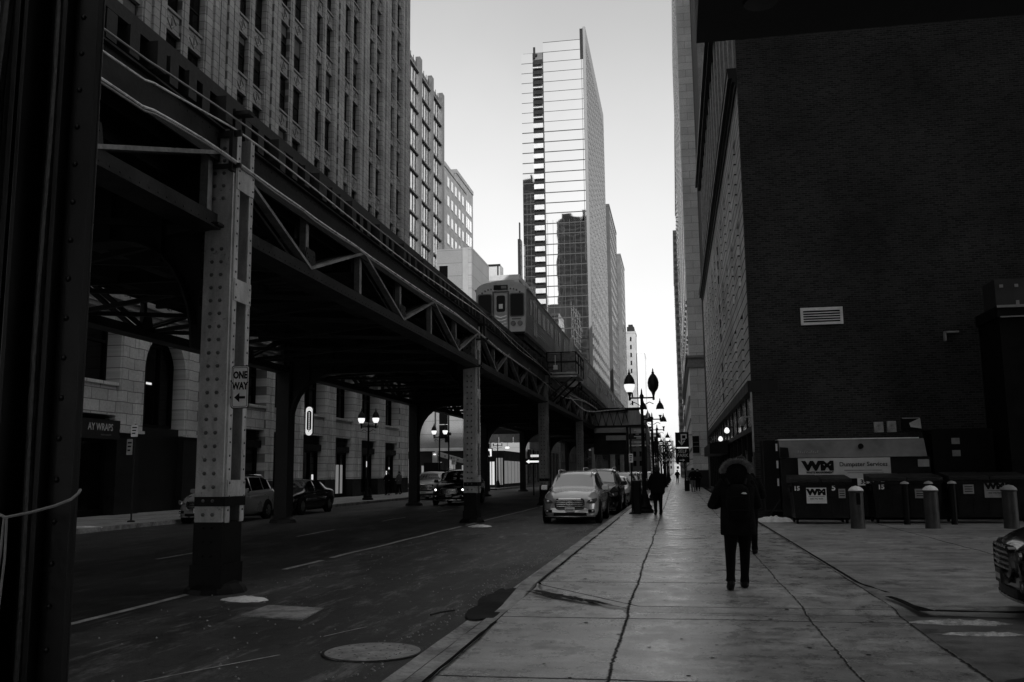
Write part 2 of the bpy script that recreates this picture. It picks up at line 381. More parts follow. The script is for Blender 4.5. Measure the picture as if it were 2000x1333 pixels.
struct('pavement', sheet([2.42, 2.9, 30], [94, 96, 200, 900], lambda x, y: SWZ - .002), M_SW)
# kerb: a profile swept along Y that drops at the alley mouth and flares
def kerb_strip(y0, y1):
    rings = []
    for y in fr(y0, y1, .3 if y1 < 60 else 8):
        t = min(1, max(0, (y - 11.9) / 1.5)); top = SWZ + .012 if t >= 1 else -.03 + (SWZ + .042) * t
        w = .012 * mnoise.noise(Vector((0, y * 1.7, 0))); top += .008 * mnoise.noise(Vector((5, y * 2.1, 0)))
        rings.append([(-2.075, y, -.2), (-2.30 + w, y, -.2), (-2.29 + w, y, top - .02), (-2.26 + w, y, top), (-2.075, y, top)])
    return MB().rings(rings)
struct('kerb', kerb_strip(-14, 58), M_KERB); struct('kerb', kerb_strip(58.02, 900), M_KERB)
struct('gutter', sheet([-2.455, -2.39, -2.30], fr(-14, 70, .35) + [900], lambda x, y: -.048 + (.01 if x < -2.42 else -.004) + .004 * mnoise.noise(Vector((x * 3, y * 2, 0)))), M_KERB, smooth=True)
struct('kerb', MB().box(-18.22, -18.0, -14, 78.4, -.2, .10).box(-18.22, -18.0, 94.2, 900, -.2, .10), M_KERB)
struct('pavement', MB().box(-23.3, -18.22, -14, 78.4, -.25, .095).box(-60, -18.22, 94.2, 900, -.25, .095), M_SWL)
# ragged crack between pavement and alley and along the driveway edge
ck = MB()
def strip(mb, pts, w, z, jag=.5, seed=1):
    r_ = random.Random(seed); L = []; Rr = []
    for i, p in enumerate(pts):
        a = Vector(pts[max(0, i - 1)]); c = Vector(pts[min(len(pts) - 1, i + 1)]); d = (c - a).normalized(); n = Vector((-d.y, d.x))
        ww = w * (1 + jag * (r_.random() * 2 - 1)); L.append((p[0] + n.x * ww, p[1] + n.y * ww, z)); ww = w * (1 + jag * (r_.random() * 2 - 1)); Rr.append((p[0] - n.x * ww, p[1] - n.y * ww, z))
    o = len(pts); mb.add(L + Rr, [(i, i + 1, o + i + 1, o + i) for i in range(o - 1)])
pts = [(2.44, y) for y in fr(33.5, 14, .25)] + [(2.42 + .05 * i, 14 - .2 * i - 0.02 * i * i) for i in range(1, 8)] + [(2.9 + .25 * i, 11.62 - .02 * math.sin(i)) for i in range(0, 20)]
for i in range(len(pts) - 1): pass
strip(ck, [p for p in pts if p[1] > 12.8], .028, SWZ + .016, .8); strip(ck, [p for p in pts if p[1] <= 12.9], .075, .03, .6, 4)
ramp = [(-2.02, 13.55), (-1.95, 13.3)] + [(-1.9 + .1 * i, 13.23 - .138 * i) for i in range(15)] + [(-.5 + .1 * i, 11.3) for i in range(1, 30)]
strip(ck, ramp, .016, SWZ + .018, .4, 6); strip(ck, [(x, y - .13 - .02 * math.sin(x)) for x, y in ramp[16:]], .01, .028, .5, 7)
strip(ck, [(-2.065, y) for y in fr(5, 12.7, .3)], .020, -.002, .4, 8); strip(ck, [(-2.03, y) for y in fr(13.5, 33, .3)], .014, SWZ + .016, .4, 9)
struct('pavement_crack', ck, M_CRACK)
# painted shadow below the ramp edge, and glossy sheets added for sunlight glints
M_RAMPSHADE = mat('ramp_shade_paint', .05, .9, .7, 5, .4, world=True, spec=.05)
def patch(name, cx, cy, rx, ry, z, m, seed, rot=0.):
    q = []
    for i in range(48):
        t = i / 48 * 2 * math.pi; k = 1 + .5 * mnoise.noise(Vector((math.cos(t) * 1.6 + seed, math.sin(t) * 1.6, seed))) + .18 * mnoise.noise(Vector((math.cos(t) * 6, math.sin(t) * 6, seed)))
        x, y = rx * k * math.cos(t), ry * k * math.sin(t); q.append((cx + x * math.cos(rot) - y * math.sin(rot), cy + x * math.sin(rot) + y * math.cos(rot), z))
    return struct(name, MB().add(q, [tuple(range(48))]), m)
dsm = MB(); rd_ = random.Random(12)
for j in range(26):                                     # thin dark streaks standing in for the shadow band under the ramp edge
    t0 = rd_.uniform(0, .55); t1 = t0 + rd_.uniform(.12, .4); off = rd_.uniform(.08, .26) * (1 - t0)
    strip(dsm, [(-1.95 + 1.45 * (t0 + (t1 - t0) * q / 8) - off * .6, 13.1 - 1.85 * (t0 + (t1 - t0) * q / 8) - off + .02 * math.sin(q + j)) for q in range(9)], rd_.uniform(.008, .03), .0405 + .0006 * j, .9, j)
struct('ramp_shade', dsm, M_RAMPSHADE)
M_GLINT = mat('glint_gloss', .08, .10, .4, 7, .10, world=True, rvar=.06, stretch=(1, 3, 1), spec=.9)
patch('glint_patch', -.45, 7.45, 1.0, .13, -.014, M_GLINT, 3); patch('glint_patch', .3, 22.8, .35, .05, SWZ + .014, M_GLINT, 6); patch('glint_patch', -.1, 26.5, .5, .09, SWZ + .014, M_GLINT, 8)
# puddle in the gutter by the dropped kerb
pd = MB(); o_ = []
for i in range(40):
    t = i / 40 * 2 * math.pi; r_ = 1 + .35 * mnoise.noise(Vector((math.cos(t) * 2, math.sin(t) * 2, 1))) + .2 * mnoise.noise(Vector((math.cos(t) * 7, math.sin(t) * 7, 3)))
    o_.append((-2.40 + .26 * r_ * math.cos(t) - .05 * math.sin(t), 12.3 + 1.5 * r_ * math.sin(t), -.030))
pd.add(o_, [tuple(range(40))])
tag(pd.build('puddle', mat('black_water', .002, .5, .1, 1, 0, spec=.03), None), 'long black puddle lying in the gutter beside the dropped kerb', 'puddle', kind='structure')
# painted lines, patch plate, manhole
M_PAINT = mat('road_paint', .42, .6, .5, 9, .2, world=True)
def paint(name, segs):
    mb = MB()
    for (x0, y0, x1, y1, w) in segs:
        n = max(2, int(abs(y1 - y0) / .6)); prev = None; pts_ = []
        for i in range(n + 1):
            t = i / n; x = x0 + (x1 - x0) * t + .015 * mnoise.noise(Vector((0, (y0 + (y1 - y0) * t) * .6, 0))); y = y0 + (y1 - y0) * t
            pts_.append((x - w / 2, y, 0)); pts_.append((x + w / 2, y, 0))
        mb.add([(a, b_, -.05 + bulge(a, b_) + .006) for a, b_, _ in pts_], [(2 * i, 2 * i + 1, 2 * i + 3, 2 * i + 2) for i in range(n)])
    return struct(name, mb, M_PAINT)
paint('lane_line', [(-7.02, 5, -7.05, 13.0, .12), (-7.1, 16.2, -7.08, 18.0, .12), (-7.08, 18.5, -6.95, 29.6, .12), (-6.95, 30.4, -6.8, 52, .12), (-6.8, 54, -6.8, 76, .12)])
paint('lane_dashes', [(-10.7, 18, -10.7, 20.5, .09), (-10.6, 25, -10.6, 28, .09), (-10.7, 33, -10.7, 36, .09), (-10.7, 41, -10.7, 44, .09)])
paint('utility_marks', [(-4.6, 7.1, -3.8, 8.6, .03), (-3.75, 9.6, -3.5, 10.3, .02)])
gr = MB(); rg_ = random.Random(9)
for i in range(900):
    if i % 3: x = -2.62 - abs(rg_.gauss(0, .22)); y = rg_.uniform(6, 32)
    else: x = rg_.uniform(-6.8, -2.6); y = rg_.uniform(6, 28)
    q = rg_.uniform(.006, .018); z = -.045 + bulge(x, y)
    gr.add([(x - q, y, z), (x + q * .6, y - q, z), (x + q * .7, y + q, z), (x, y, z + q * 1.1)], [(0, 1, 3), (1, 2, 3), (2, 0, 3)])
tag(gr.build('gravel', mat('grit', .30, .8, .6, 40, 0), None, loc=(0, 0, 0)), kind='stuff')
lt_ = MB()
for i in range(60):
    x = rg_.uniform(-2.0, 2.3); y = rg_.uniform(7, 24); q = rg_.uniform(.008, .022); z = swz(x, y) + .004; a = rg_.uniform(0, 6)
    lt_.add([(x + q * math.cos(a + k * 1.6), y + q * math.sin(a + k * 1.6), z + .002 * k) for k in range(4)], [(0, 1, 2, 3)])
tag(lt_.build('litter', mat('litter_grey', .35, .7, .8, 30, 0), None, loc=(0, 0, 0)), kind='stuff')
gm = MB()
for i in range(70):
    x = rg_.uniform(-2.0, 2.4); y = rg_.uniform(7.2, 20); q = rg_.uniform(.012, .03)
    gm.add([(x + q * math.cos(k * .785), y + q * math.sin(k * .785), swz(x, y) + .0045) for k in range(8)], [tuple(range(8))])
tag(gm.build('gum_spots', M_CRACK, None, loc=(0, 0, 0)), kind='stuff')
mh = thing('manhole_cover', 'round worn concrete manhole cover in the road by the kerb', 'manhole cover', (-2.95, 8.85, -.05))
MB().lathe([(.46, -.05), (.46, .004), (.44, .008), (.0001, .010)], 40, (-2.95, 8.85, -.042)).build('lid', mat('manhole_lid', .34, .7, .45, 5, .6), mh, smooth=True, angle=30)
rim = MB()
for i in range(40):
    a, b_ = 2 * math.pi * i / 40, 2 * math.pi * (i + 1) / 40
    rim.add([(-2.95 + r_ * math.cos(t), 8.85 + r_ * math.sin(t), -.036) for r_ in (.462, .49) for t in (a, b_)], [(0, 1, 3, 2)])
rim.build('rim', M_TERR_DARK, mh)
hb = MB()
for i in range(26):
    a = i * 2.4; r_ = .08 + .34 * (i / 26) ** .6
    hb.lathe([(.014, 0), (.0001, .003)], 6, (-2.95 + r_ * math.cos(a), 8.85 + r_ * math.sin(a), -.0325))
hb.build('stud_pattern', M_TERR_DARK, mh)
pl = MB().add([(-5.32, 10.91, -.035), (-5.36, 11.75, -.035), (-4.52, 11.57, -.035), (-4.44, 10.68, -.035), (-5.32, 10.91, -.1), (-5.36, 11.75, -.1), (-4.52, 11.57, -.1), (-4.44, 10.68, -.1)],
              [(0, 1, 2, 3), (0, 4, 5, 1), (1, 5, 6, 2), (2, 6, 7, 3), (3, 7, 4, 0)])
tag(pl.build('access_plate', mat('plate_concrete', .28, .7, .6, 4, .5), None), 'square grey access plate set in the road near the first column', 'plate')
sp = MB().tube([(-2.98, 11.1, 0), (-2.9, 11.25, .01), (-2.78, 11.5, 0)], .012, 6)
tag(sp.build('twig', M_TERR_DARK, None, loc=(0, 0, -.03)), 'thin dark stick lying on the road near the puddle', 'stick')
def blob(cx, cy, z, rx, ry, h, seed, lab, name='snow_patch', m=M_SNOW, grp='leftover snow on the ground'):
    mb = MB(); n = 26; k = 7; vs = []
    for j in range(k + 1):
        for i in range(n):
            t = 2 * math.pi * i / n; rr = (j / k) * (1 + .45 * mnoise.noise(Vector((2.2 * math.cos(t) + seed, 2.2 * math.sin(t), seed))))
            x, y = rx * rr * math.cos(t), ry * rr * math.sin(t)
            zz = h * (1 - (j / k) ** 2) * (.65 + .9 * abs(mnoise.noise(Vector((x * 7 + seed, y * 7, 1))))) + .012 * mnoise.noise(Vector((x * 22, y * 22, seed)))
            vs.append((cx + x, cy + y, z + (zz if j < k else -.02)))
    mb.add(vs, [(j * n + i, j * n + (i + 1) % n, (j + 1) * n + (i + 1) % n, (j + 1) * n + i) for j in range(k) for i in range(n)])
    return tag(mb.build(name, m, None, smooth=True), lab, 'snow', grp)
blob(-5.95, 12.3, -.045, .32, .2, .05, 1, 'small patch of dirty snow at the foot of the nearest riveted column')
blob(-6.3, 29.6, -.045, .35, .3, .08, 2, 'little white lump of snow at the foot of the second column')
blob(3.05, 31.6, .0, .62, .35, .2, 3, 'grey heap of old snow beside the first dumpster')
M_SLUSH = mat('dirty_slush', .55, .55, .7, 9, .8)
blob(3.0, 11.15, -.04, .55, .17, .05, 4, 'thin ragged strip of slush at the alley edge', m=M_SLUSH)
blob(3.05, 10.45, -.05, .5, .13, .04, 5, 'second fainter slush streak on the dark driveway', m=M_SLUSH)
blob(-18.5, 27.0, .09, .5, .12, .03, 6, 'slim white snow scrap on the far kerb')
blob(-19.0, 73.5, .09, .5, 1.8, .12, 7, 'bright snow bank along the far kerb near the crossing')
blob(-2.0, 24.0, SWZ, .25, .5, .02, 8, 'scattered ice crumbs on the kerb before the silver car', m=M_SLUSH)

# ------------------------------------------------------------------ elevated railway
CX, FX = -7.0, -14.2
CDX = {1: .20, 2: -.15}
CY = [-6.5, 13.07, 32.2, 49.4, 68.4, 86, 104, 122, 140]
ER = thing('elevated_railway', 'black riveted steel elevated railway on columns running down the street', 'railway bridge', (CX, 13.07, -.05))
def rivet(mb, x, y, z, nrm, r=.022):
    prof = [(r, 0), (r * .75, r * .5), (.0001, r * .75)]
    if nrm == '-Y': mb.lathe([(a, -b) for a, b in prof], 6, (x, y, z), 'Y')
    else: mb.lathe(prof, 6, (x, y, z), 'X')
def column_mesh():
    """near column, local base at 0; front flange faces -Y"""
    mb = MB(); H = 7.05
    def tap(z): return 1 + .10 * max(0, (2.4 - z)) / 2.4
    mb.box(-.215, .215, -.30, -.255, 1.02, H)                 # front flange plate
    mb.box(-.245, -.15, -.255, -.24, 1.02, H); mb.box(.15, .245, -.255, -.24, 1.02, H)
    mb.box(-.215, .215, .255, .30, 1.02, H)
    mb.box(-.24, -.20, -.24, .255, 1.02, H)
    mb.box(.215, .245, -.24, -.12, 1.02, H); mb.box(.215, .245, .20, .335, 1.02, H)
    mb.box(-.02, .02, -.24, .255, 1.02, H)
    for z in (1.3, 2.75, 4.35, 6.1): mb.box(.246, .26, -.235, .33, z, z + .34)
    for z in (3.36, 2.83): mb.box(-.222, .222, -.308, -.30, z, z + .02)
    return mb
def column_rivets():
    mb = MB(); H = 7.05
    z = 1.14
    while z < H - .1:
        if not (5.3 < z < 5.75):
            rivet(mb, -.085, -.302, z, '-Y', .033); rivet(mb, .065, -.302, z, '-Y', .033)
        z += .2
    z = 1.2
    while z < H:
        rivet(mb, .262 if any(a < z < a + .34 for a in (1.3, 2.75, 4.35, 6.1)) else .247, -.18, z, '+X', .02)
        rivet(mb, .262 if any(a < z < a + .34 for a in (1.3, 2.75, 4.35, 6.1)) else .247, .28, z, '+X', .02); z += .2
    return mb
_c = column_mesh(); _nf = len(_c.f); _r = column_rivets(); _c.add(_r.v, _r.f)
col_me = mesh_only(_c, 'column', M_STEELL); col_me.materials.append(mat('rivet_shade', .10, .45, .4, 8, 0))  # rivets coloured darker to stand for the shadow on them
for p_ in col_me.polygons: p_.material_index = 1 if p_.index >= _nf else 0
cb = MB().box(-.222, .23, -.306, .31, .25, 1.03).box(-.222, .265, -.312, .34, 1.26, 1.40).box(-.25, .25, -.33, .34, .10, .42).lathe([(.46, 0), (.43, .07), (.36, .14), (.26, .17)], 12, (0, 0, 0))
for z in (.55, .75, .95):
    for x in (-.07, .06): rivet(cb, x, -.306, z, '-Y', .025)
colb_me = mesh_only(cb, 'column_base', M_BLACK)
bnd = mesh_only(MB().box(-.24, .25, -.32, .33, .86, 1.03), 'band', M_BLACK)
fcol_me = mesh_only(MB().box(-.24, .24, -.3, -.26, 0, 7.05).box(-.24, .24, .26, .3, 0, 7.05).box(-.24, -.2, -.26, .26, 0, 7.05).box(.2, .24, -.26, .26, 0, 7.05).lathe([(.5, 0), (.45, .12), (.3, .2)], 12), 'column', M_STEELD)
for i, y in enumerate(CY):
    c = inst('column', col_me, ER, (CX + CDX.get(i, 0), y, -.05)); inst('column_base', colb_me, c, (0, 0, 0))
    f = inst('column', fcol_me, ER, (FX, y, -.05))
# longitudinal truss girders
BOT, TOP = 5.42, 6.98
def truss(x, y0, y1, m, side):
    mb = MB(); br_ = MB(); L = y1 - y0 - .6; n = 6; a = y0 + .3
    for s in (-.16, .16):
        mb.box(x + s - .02, x + s + .02, a, a + L, BOT, BOT + .22); mb.box(x + s - .02, x + s + .02, a, a + L, TOP - .5, TOP)
    mb.box(x - .24, x + .24, a, a + L, BOT - .03, BOT); mb.box(x - .26, x + .26, a, a + L, TOP, TOP + .03)
    for i in range(n + 1):
        y = a + L * i / n; yy = min(max(y, a + .12), a + L - .12)
        br_.box(x - .03, x + .10, yy - .07, yy + .07, BOT + .02, TOP - .3)
        if i < n:
            y2 = a + L * (i + 1) / n
            p, q = ((x + .13, y, TOP - .35), (x + .13, y2, BOT + .18)) if i % 2 else ((x + .13, y, BOT + .18), (x + .13, y2, TOP - .35))
            if i % 2 == 0: p, q = ((x + .13, y, TOP - .35), (x + .13, y2, BOT + .18))
            else: p, q = ((x + .13, y, BOT + .18), (x + .13, y2, TOP - .35))
            br_.bar(p, q, .06, .15, (1, 0, 0)); mb.bar((p[0] - .26, p[1], p[2]), (q[0] - .26, q[1], q[2]), .06, .15, (1, 0, 0))
            if i % 2 == 0: mb.prism([(y2 - .28, BOT + .21), (y2 + .28, BOT + .21), (y2 + .2, BOT + .55), (y2 - .2, BOT + .55)], 'X', x + .165, x + .18)
            if i % 2 == 0:
                for k in range(3):
                    for s in (-1, 1): rivet(mb, x + .181, y2 + s * (.06 + .05 * k), BOT + .3 + .07 * k, '+X', .018)
    y = a + .15
    while y < a + L and y0 < 45:
        rivet(mb, x + .181, y, BOT + .06, '+X', .016); rivet(mb, x + .181, y, TOP - .07, '+X', .016); y += .22
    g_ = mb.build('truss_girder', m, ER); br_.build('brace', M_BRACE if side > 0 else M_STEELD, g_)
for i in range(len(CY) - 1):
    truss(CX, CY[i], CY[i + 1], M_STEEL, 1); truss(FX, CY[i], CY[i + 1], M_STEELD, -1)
# bents: cross girders with curved knees
def bent(y):
    mb = MB(); poly = [(FX + .24, 3.6)]
    for i in range(9):
        t = i / 8 * math.pi / 2; poly.append((FX + .24 + 1.7 * (1 - math.cos(t)), 3.6 + 1.75 * math.sin(t)))
    for i in range(9):
        t = (8 - i) / 8 * math.pi / 2; poly.append((CX - .24 - 1.25 * (1 - math.cos(t)), 3.6 + 1.75 * math.sin(t)))
    poly += [(CX - .24, 6.9), (FX + .24, 6.9)]
    mb.prism(poly, 'Y', y - .03, y + .03)
    arch = poly[:-2]
    for a, b_ in zip(arch[:-1], arch[1:]): mb.bar((a[0], y, a[1]), (b_[0], y, b_[1]), .42, .035, (0, 0, 1))
    for k in range(1, 8):
        x = FX + (CX - FX) * k / 8; mb.box(x - .04, x + .04, y - .12, y - .03, 5.36 if 1 < k < 7 else 5.0, 6.9)
    mb.box(FX + .24, CX - .24, y - .22, y + .22, 6.9, 6.94)
    g = mb.build('cross_girder', M_STEELD, ER)
    # bracket from the near column towards the street (thin flange that catches the light)
    br = MB().prism([(CX - .55, 5.30), (CX + .30, 5.42), (CX + .30, 5.46), (CX - .55, 5.46)], 'Y', y - .5, y - .31)
    br.build('bracket', M_STEEL, g)
for y in CY: bent(y)
# stringers, cross bracing, deck
mb = MB()
for x in (-7.8, -9.1, -11.6, -13.2): mb.box(x - .15, x + .15, -10, 150, 6.3, 7.03)
mb.build('stringer', M_STEELD, ER)
mb = MB(); y = -9
while y < 120:
    mb.bar((FX, y, 5.6), (CX, y + 3.2, 5.6), .1, .1); mb.bar((CX, y, 5.6), (FX, y + 3.2, 5.6), .1, .1); mb.box(FX + .2, CX - .2, y - .06, y + .06, 6.25, 6.55); y += 3.2
mb.build('cross_bracing', M_STEELD, ER)
mb = MB(); y = -10; k = 0
while y < 130:
    x1 = -6.75 if k % 4 else -6.62
    mb.box(-14.4, x1 + rnd.uniform(-.04, .04), y, y + .22, 7.06, 7.45 + rnd.uniform(-.01, .01)); y += .47; k += 1
tag(mb.build('tie', M_WOOD, ER), kind='stuff')
for x in (-7.73, -9.17, -11.53, -12.97):
    mb = MB().box(x - .035, x + .035, -10, 150, 7.49, 7.66).box(x - .07, x + .07, -10, 150, 7.465, 7.49)
    mb.build('rail', mat('rail_steel', .25, .3, .3, 2, .1, metal=.8), ER)
mb = MB().box(-6.98, -6.80, -10, 150, 7.47, 7.66).box(-14.45, -14.2, -10, 150, 7.47, 7.75)
mb.build('guard_timber', M_WOOD, ER)
mb = MB().box(-7.06, -6.92, -10, 150, 7.665, 7.695)                    # walkway edge strip, worn shiny
for k in range(36):
    y0 = -9 + k * 3.6; mb.box(-7.40, -7.02, y0, y0 + 3.55, 7.47, 7.50)
mb.build('walkway', mat('worn_metal_edge', .6, .35, .35, 2, .1, metal=.2), ER)
mb = MB()
for x in (-8.45, -12.25):
    mb.box(x + 1.05 - .04, x + 1.05 + .04, -10, 150, 7.62, 7.70)
    for k in range(50): mb.box(x + 1.0, x + 1.1, -9 + 3 * k, -8.88 + 3 * k, 7.46, 7.62)
mb.build('third_rail', M_STEELD, ER)
# hanging cables
def cable(pts, r, lab, m, name='cable', grp='cables strung along the elevated railway', wob=0.):
    P = [Vector(p) for p in pts]; out = []
    for i in range(len(P) - 1):
        p0, p1, p2, p3 = P[max(i - 1, 0)], P[i], P[i + 1], P[min(i + 2, len(P) - 1)]
        n = max(3, int((p2 - p1).length / 1.2))
        for j in range(n):
            t = j / n
            q = .5 * ((2 * p1) + (-p0 + p2) * t + (2 * p0 - 5 * p1 + 4 * p2 - p3) * t * t + (-p0 + 3 * p1 - 3 * p2 + p3) * t ** 3)
            out.append(q + Vector((0, 0, wob * mnoise.noise(q * .8))))
    out.append(P[-1]); mb = MB().tube(out, r, 6)
    return tag(mb.build(name, m, None, smooth=True), lab, 'cable', grp)
M_CAB = mat('cable_sheath', .22, .35, .3, 3, .1); M_CABL = mat('bright_cable', .75, .3, .3, 3, .1, metal=.3)
A_ = [(9.4, 6.33), (10.48, 6.37), (11.81, 6.45), (13.11, 6.46), (14.68, 6.46), (16.62, 6.45), (19.07, 6.45), (22.28, 6.47), (26.64, 6.53), (29.87, 6.48), (35.52, 6.33), (43.61, 6.3), (54.83, 6.15), (66, 6.75), (76.03, 6.95), (95, 7.0)]
cable([(-6.55, -8, 6.2), (-6.55, 2, 6.5)] + [(-6.55, y, z) for y, z in A_], .019, 'lowest thick bright cable strapped along the truss, sagging past the second column', M_CABL, wob=.03)
cable([(-6.52, 2, 6.4)] + [(-6.52, y, z - .07) for y, z in A_[:12]], .014, 'dark cable hugging the underside of the bright strapped cable', M_CAB, wob=.06)
B_ = [(9.44, 6.67), (10.45, 6.74), (11.78, 6.87), (13.07, 6.98), (15.56, 7.0), (18.38, 6.97), (22.27, 6.96), (28.0, 7.1), (32.97, 7.2), (38.55, 6.95), (46.28, 6.95), (57.6, 6.6), (70, 6.95), (81, 7.0), (100, 7.1)]
cable([(-6.55, -8, 6.4), (-6.55, 2, 6.6)] + [(-6.55, y, z) for y, z in B_], .015, 'middle cable with a long even sag below the walkway', M_CABL)
C_ = [(9.41, 6.95), (10.8, 7.02), (13.06, 7.15), (15.55, 7.2), (19.04, 7.22), (23.74, 7.25), (29.89, 7.3), (34.48, 7.21), (39.9, 7.13), (48.19, 6.95), (60.56, 6.75), (75, 7.0), (90, 7.1)]
cable([(-6.55, -8, 6.8), (-6.55, 2, 6.8)] + [(-6.55, y, z) for y, z in C_], .015, 'uppermost cable running just under the walkway edge', M_CAB)
cable([(-6.4, 57, 6.3), (-6.2, 61, 5.95), (-6.0, 66, 5.95), (-5.2, 72, 6.4), (-4.2, 79, 6.95)], .04, 'cable loop drooping from the railway to the station bridge roof', M_CABL)
# brackets that carry the cables at each column
for y, nm in ((13.07, 'nearest'), (32.2, 'second'), (49.4, 'third')):
    b_ = MB().box(-7.2, -6.45, y - .36, y - .30, 6.36, 6.42).box(-7.2, -6.45, y - .36, y - .30, 6.86, 6.95).box(-6.62, -6.56, y - .4, y - .1, 6.3, 7.0).box(-7.6, -6.4, y - .2, y - .02, 7.27, 7.33)
    b_.build('cable_bracket', M_STEEL, ER)

# ------------------------------------------------------------------ foreground post with rope
DXP = -.03
FP = thing('steel_post', 'huge black riveted steel post nearest the viewer with a cord tied around it', 'post', (-3.45, 4.62, -.05))
mb = MB()
for x0, x1, y0, y1 in ((-3.78, -3.70, 4.3, 4.36), (-3.62, -3.16, 4.50, 4.545), (-3.62, -3.585, 4.40, 4.50), (-3.48, -3.455, 4.30, 4.50), (-3.33, -3.30, 4.42, 4.50), (-3.185, -3.16, 4.545, 4.565), (-3.62, -3.58, 4.545, 4.9), (-3.62, -3.45, 4.9, 4.94), (-3.78, -3.62, 4.50, 4.56)):
    mb.box(x0 + DXP, x1 + DXP, y0, y1, -.05, 8)
for x in (-3.53, -3.39, -3.25):
    z = .1
    while z < 6: rivet(mb, x + DXP, 4.5, z, '-Y', .02); z += .22
mb.build('shaft', mat('sooty_steel', .006, .38, .4, 1.2, .15, spec=.35), FP, bevel=.004)
MB().tube([(-3.72 + .02 * math.sin(z * 3), 4.42, z) for z in fr(-.05, 7, .4)], .032, 8).build('conduit', mat('dull_conduit', .045, .4, .5, 6, .3), FP, smooth=True)
MB().tube([(-3.40 + .01 * math.sin(z * 2), 4.44, z) for z in fr(-.05, 7, .4)], .022, 8).build('conduit', mat('dull_conduit', .045, .4, .5, 6, .3), FP, smooth=True)
# a second leg to its left, same colour
mb = MB()
for x0, x1, y0, y1 in ((-3.98, -3.80, 4.45, 4.50), (-3.98, -3.94, 4.5, 4.9), (-4.35, -4.05, 4.8, 4.85), (-4.07, -4.03, 4.6, 4.8)):
    mb.box(x0 + DXP, x1 + DXP, y0, y1, -.05, 8)
mb.build('flange', mat('sooty_steel', .006, .38, .4, 1.2, .15, spec=.35), FP, bevel=.004)
RPX = 0
rp = MB().tube([(-3.8, 4.24, 1.60), (-3.6, 4.235, 1.515), (-3.40, 4.235, 1.469), (-3.363, 4.235, 1.454), (-3.233, 4.25, 1.478), (-3.16, 4.33, 1.507), (-3.145, 4.44, 1.537), (-3.13, 4.475, 1.567), (-3.15, 4.52, 1.585)], .008, 6).tube([(-3.37, 4.235, 1.455), (-3.38, 4.235, 1.25), (-3.40, 4.235, 1.0), (-3.42, 4.24, .5)], .006, 6).tube([(-3.355, 4.235, 1.452), (-3.352, 4.235, 1.25), (-3.368, 4.235, 1.0), (-3.38, 4.24, .5)], .006, 6)
tag(rp.build('cord', mat('pale_cord', .30, .7, .2, 9, .2), None, smooth=True), 'thin pale cord tied around the huge black foreground post, ends hanging', 'cord')

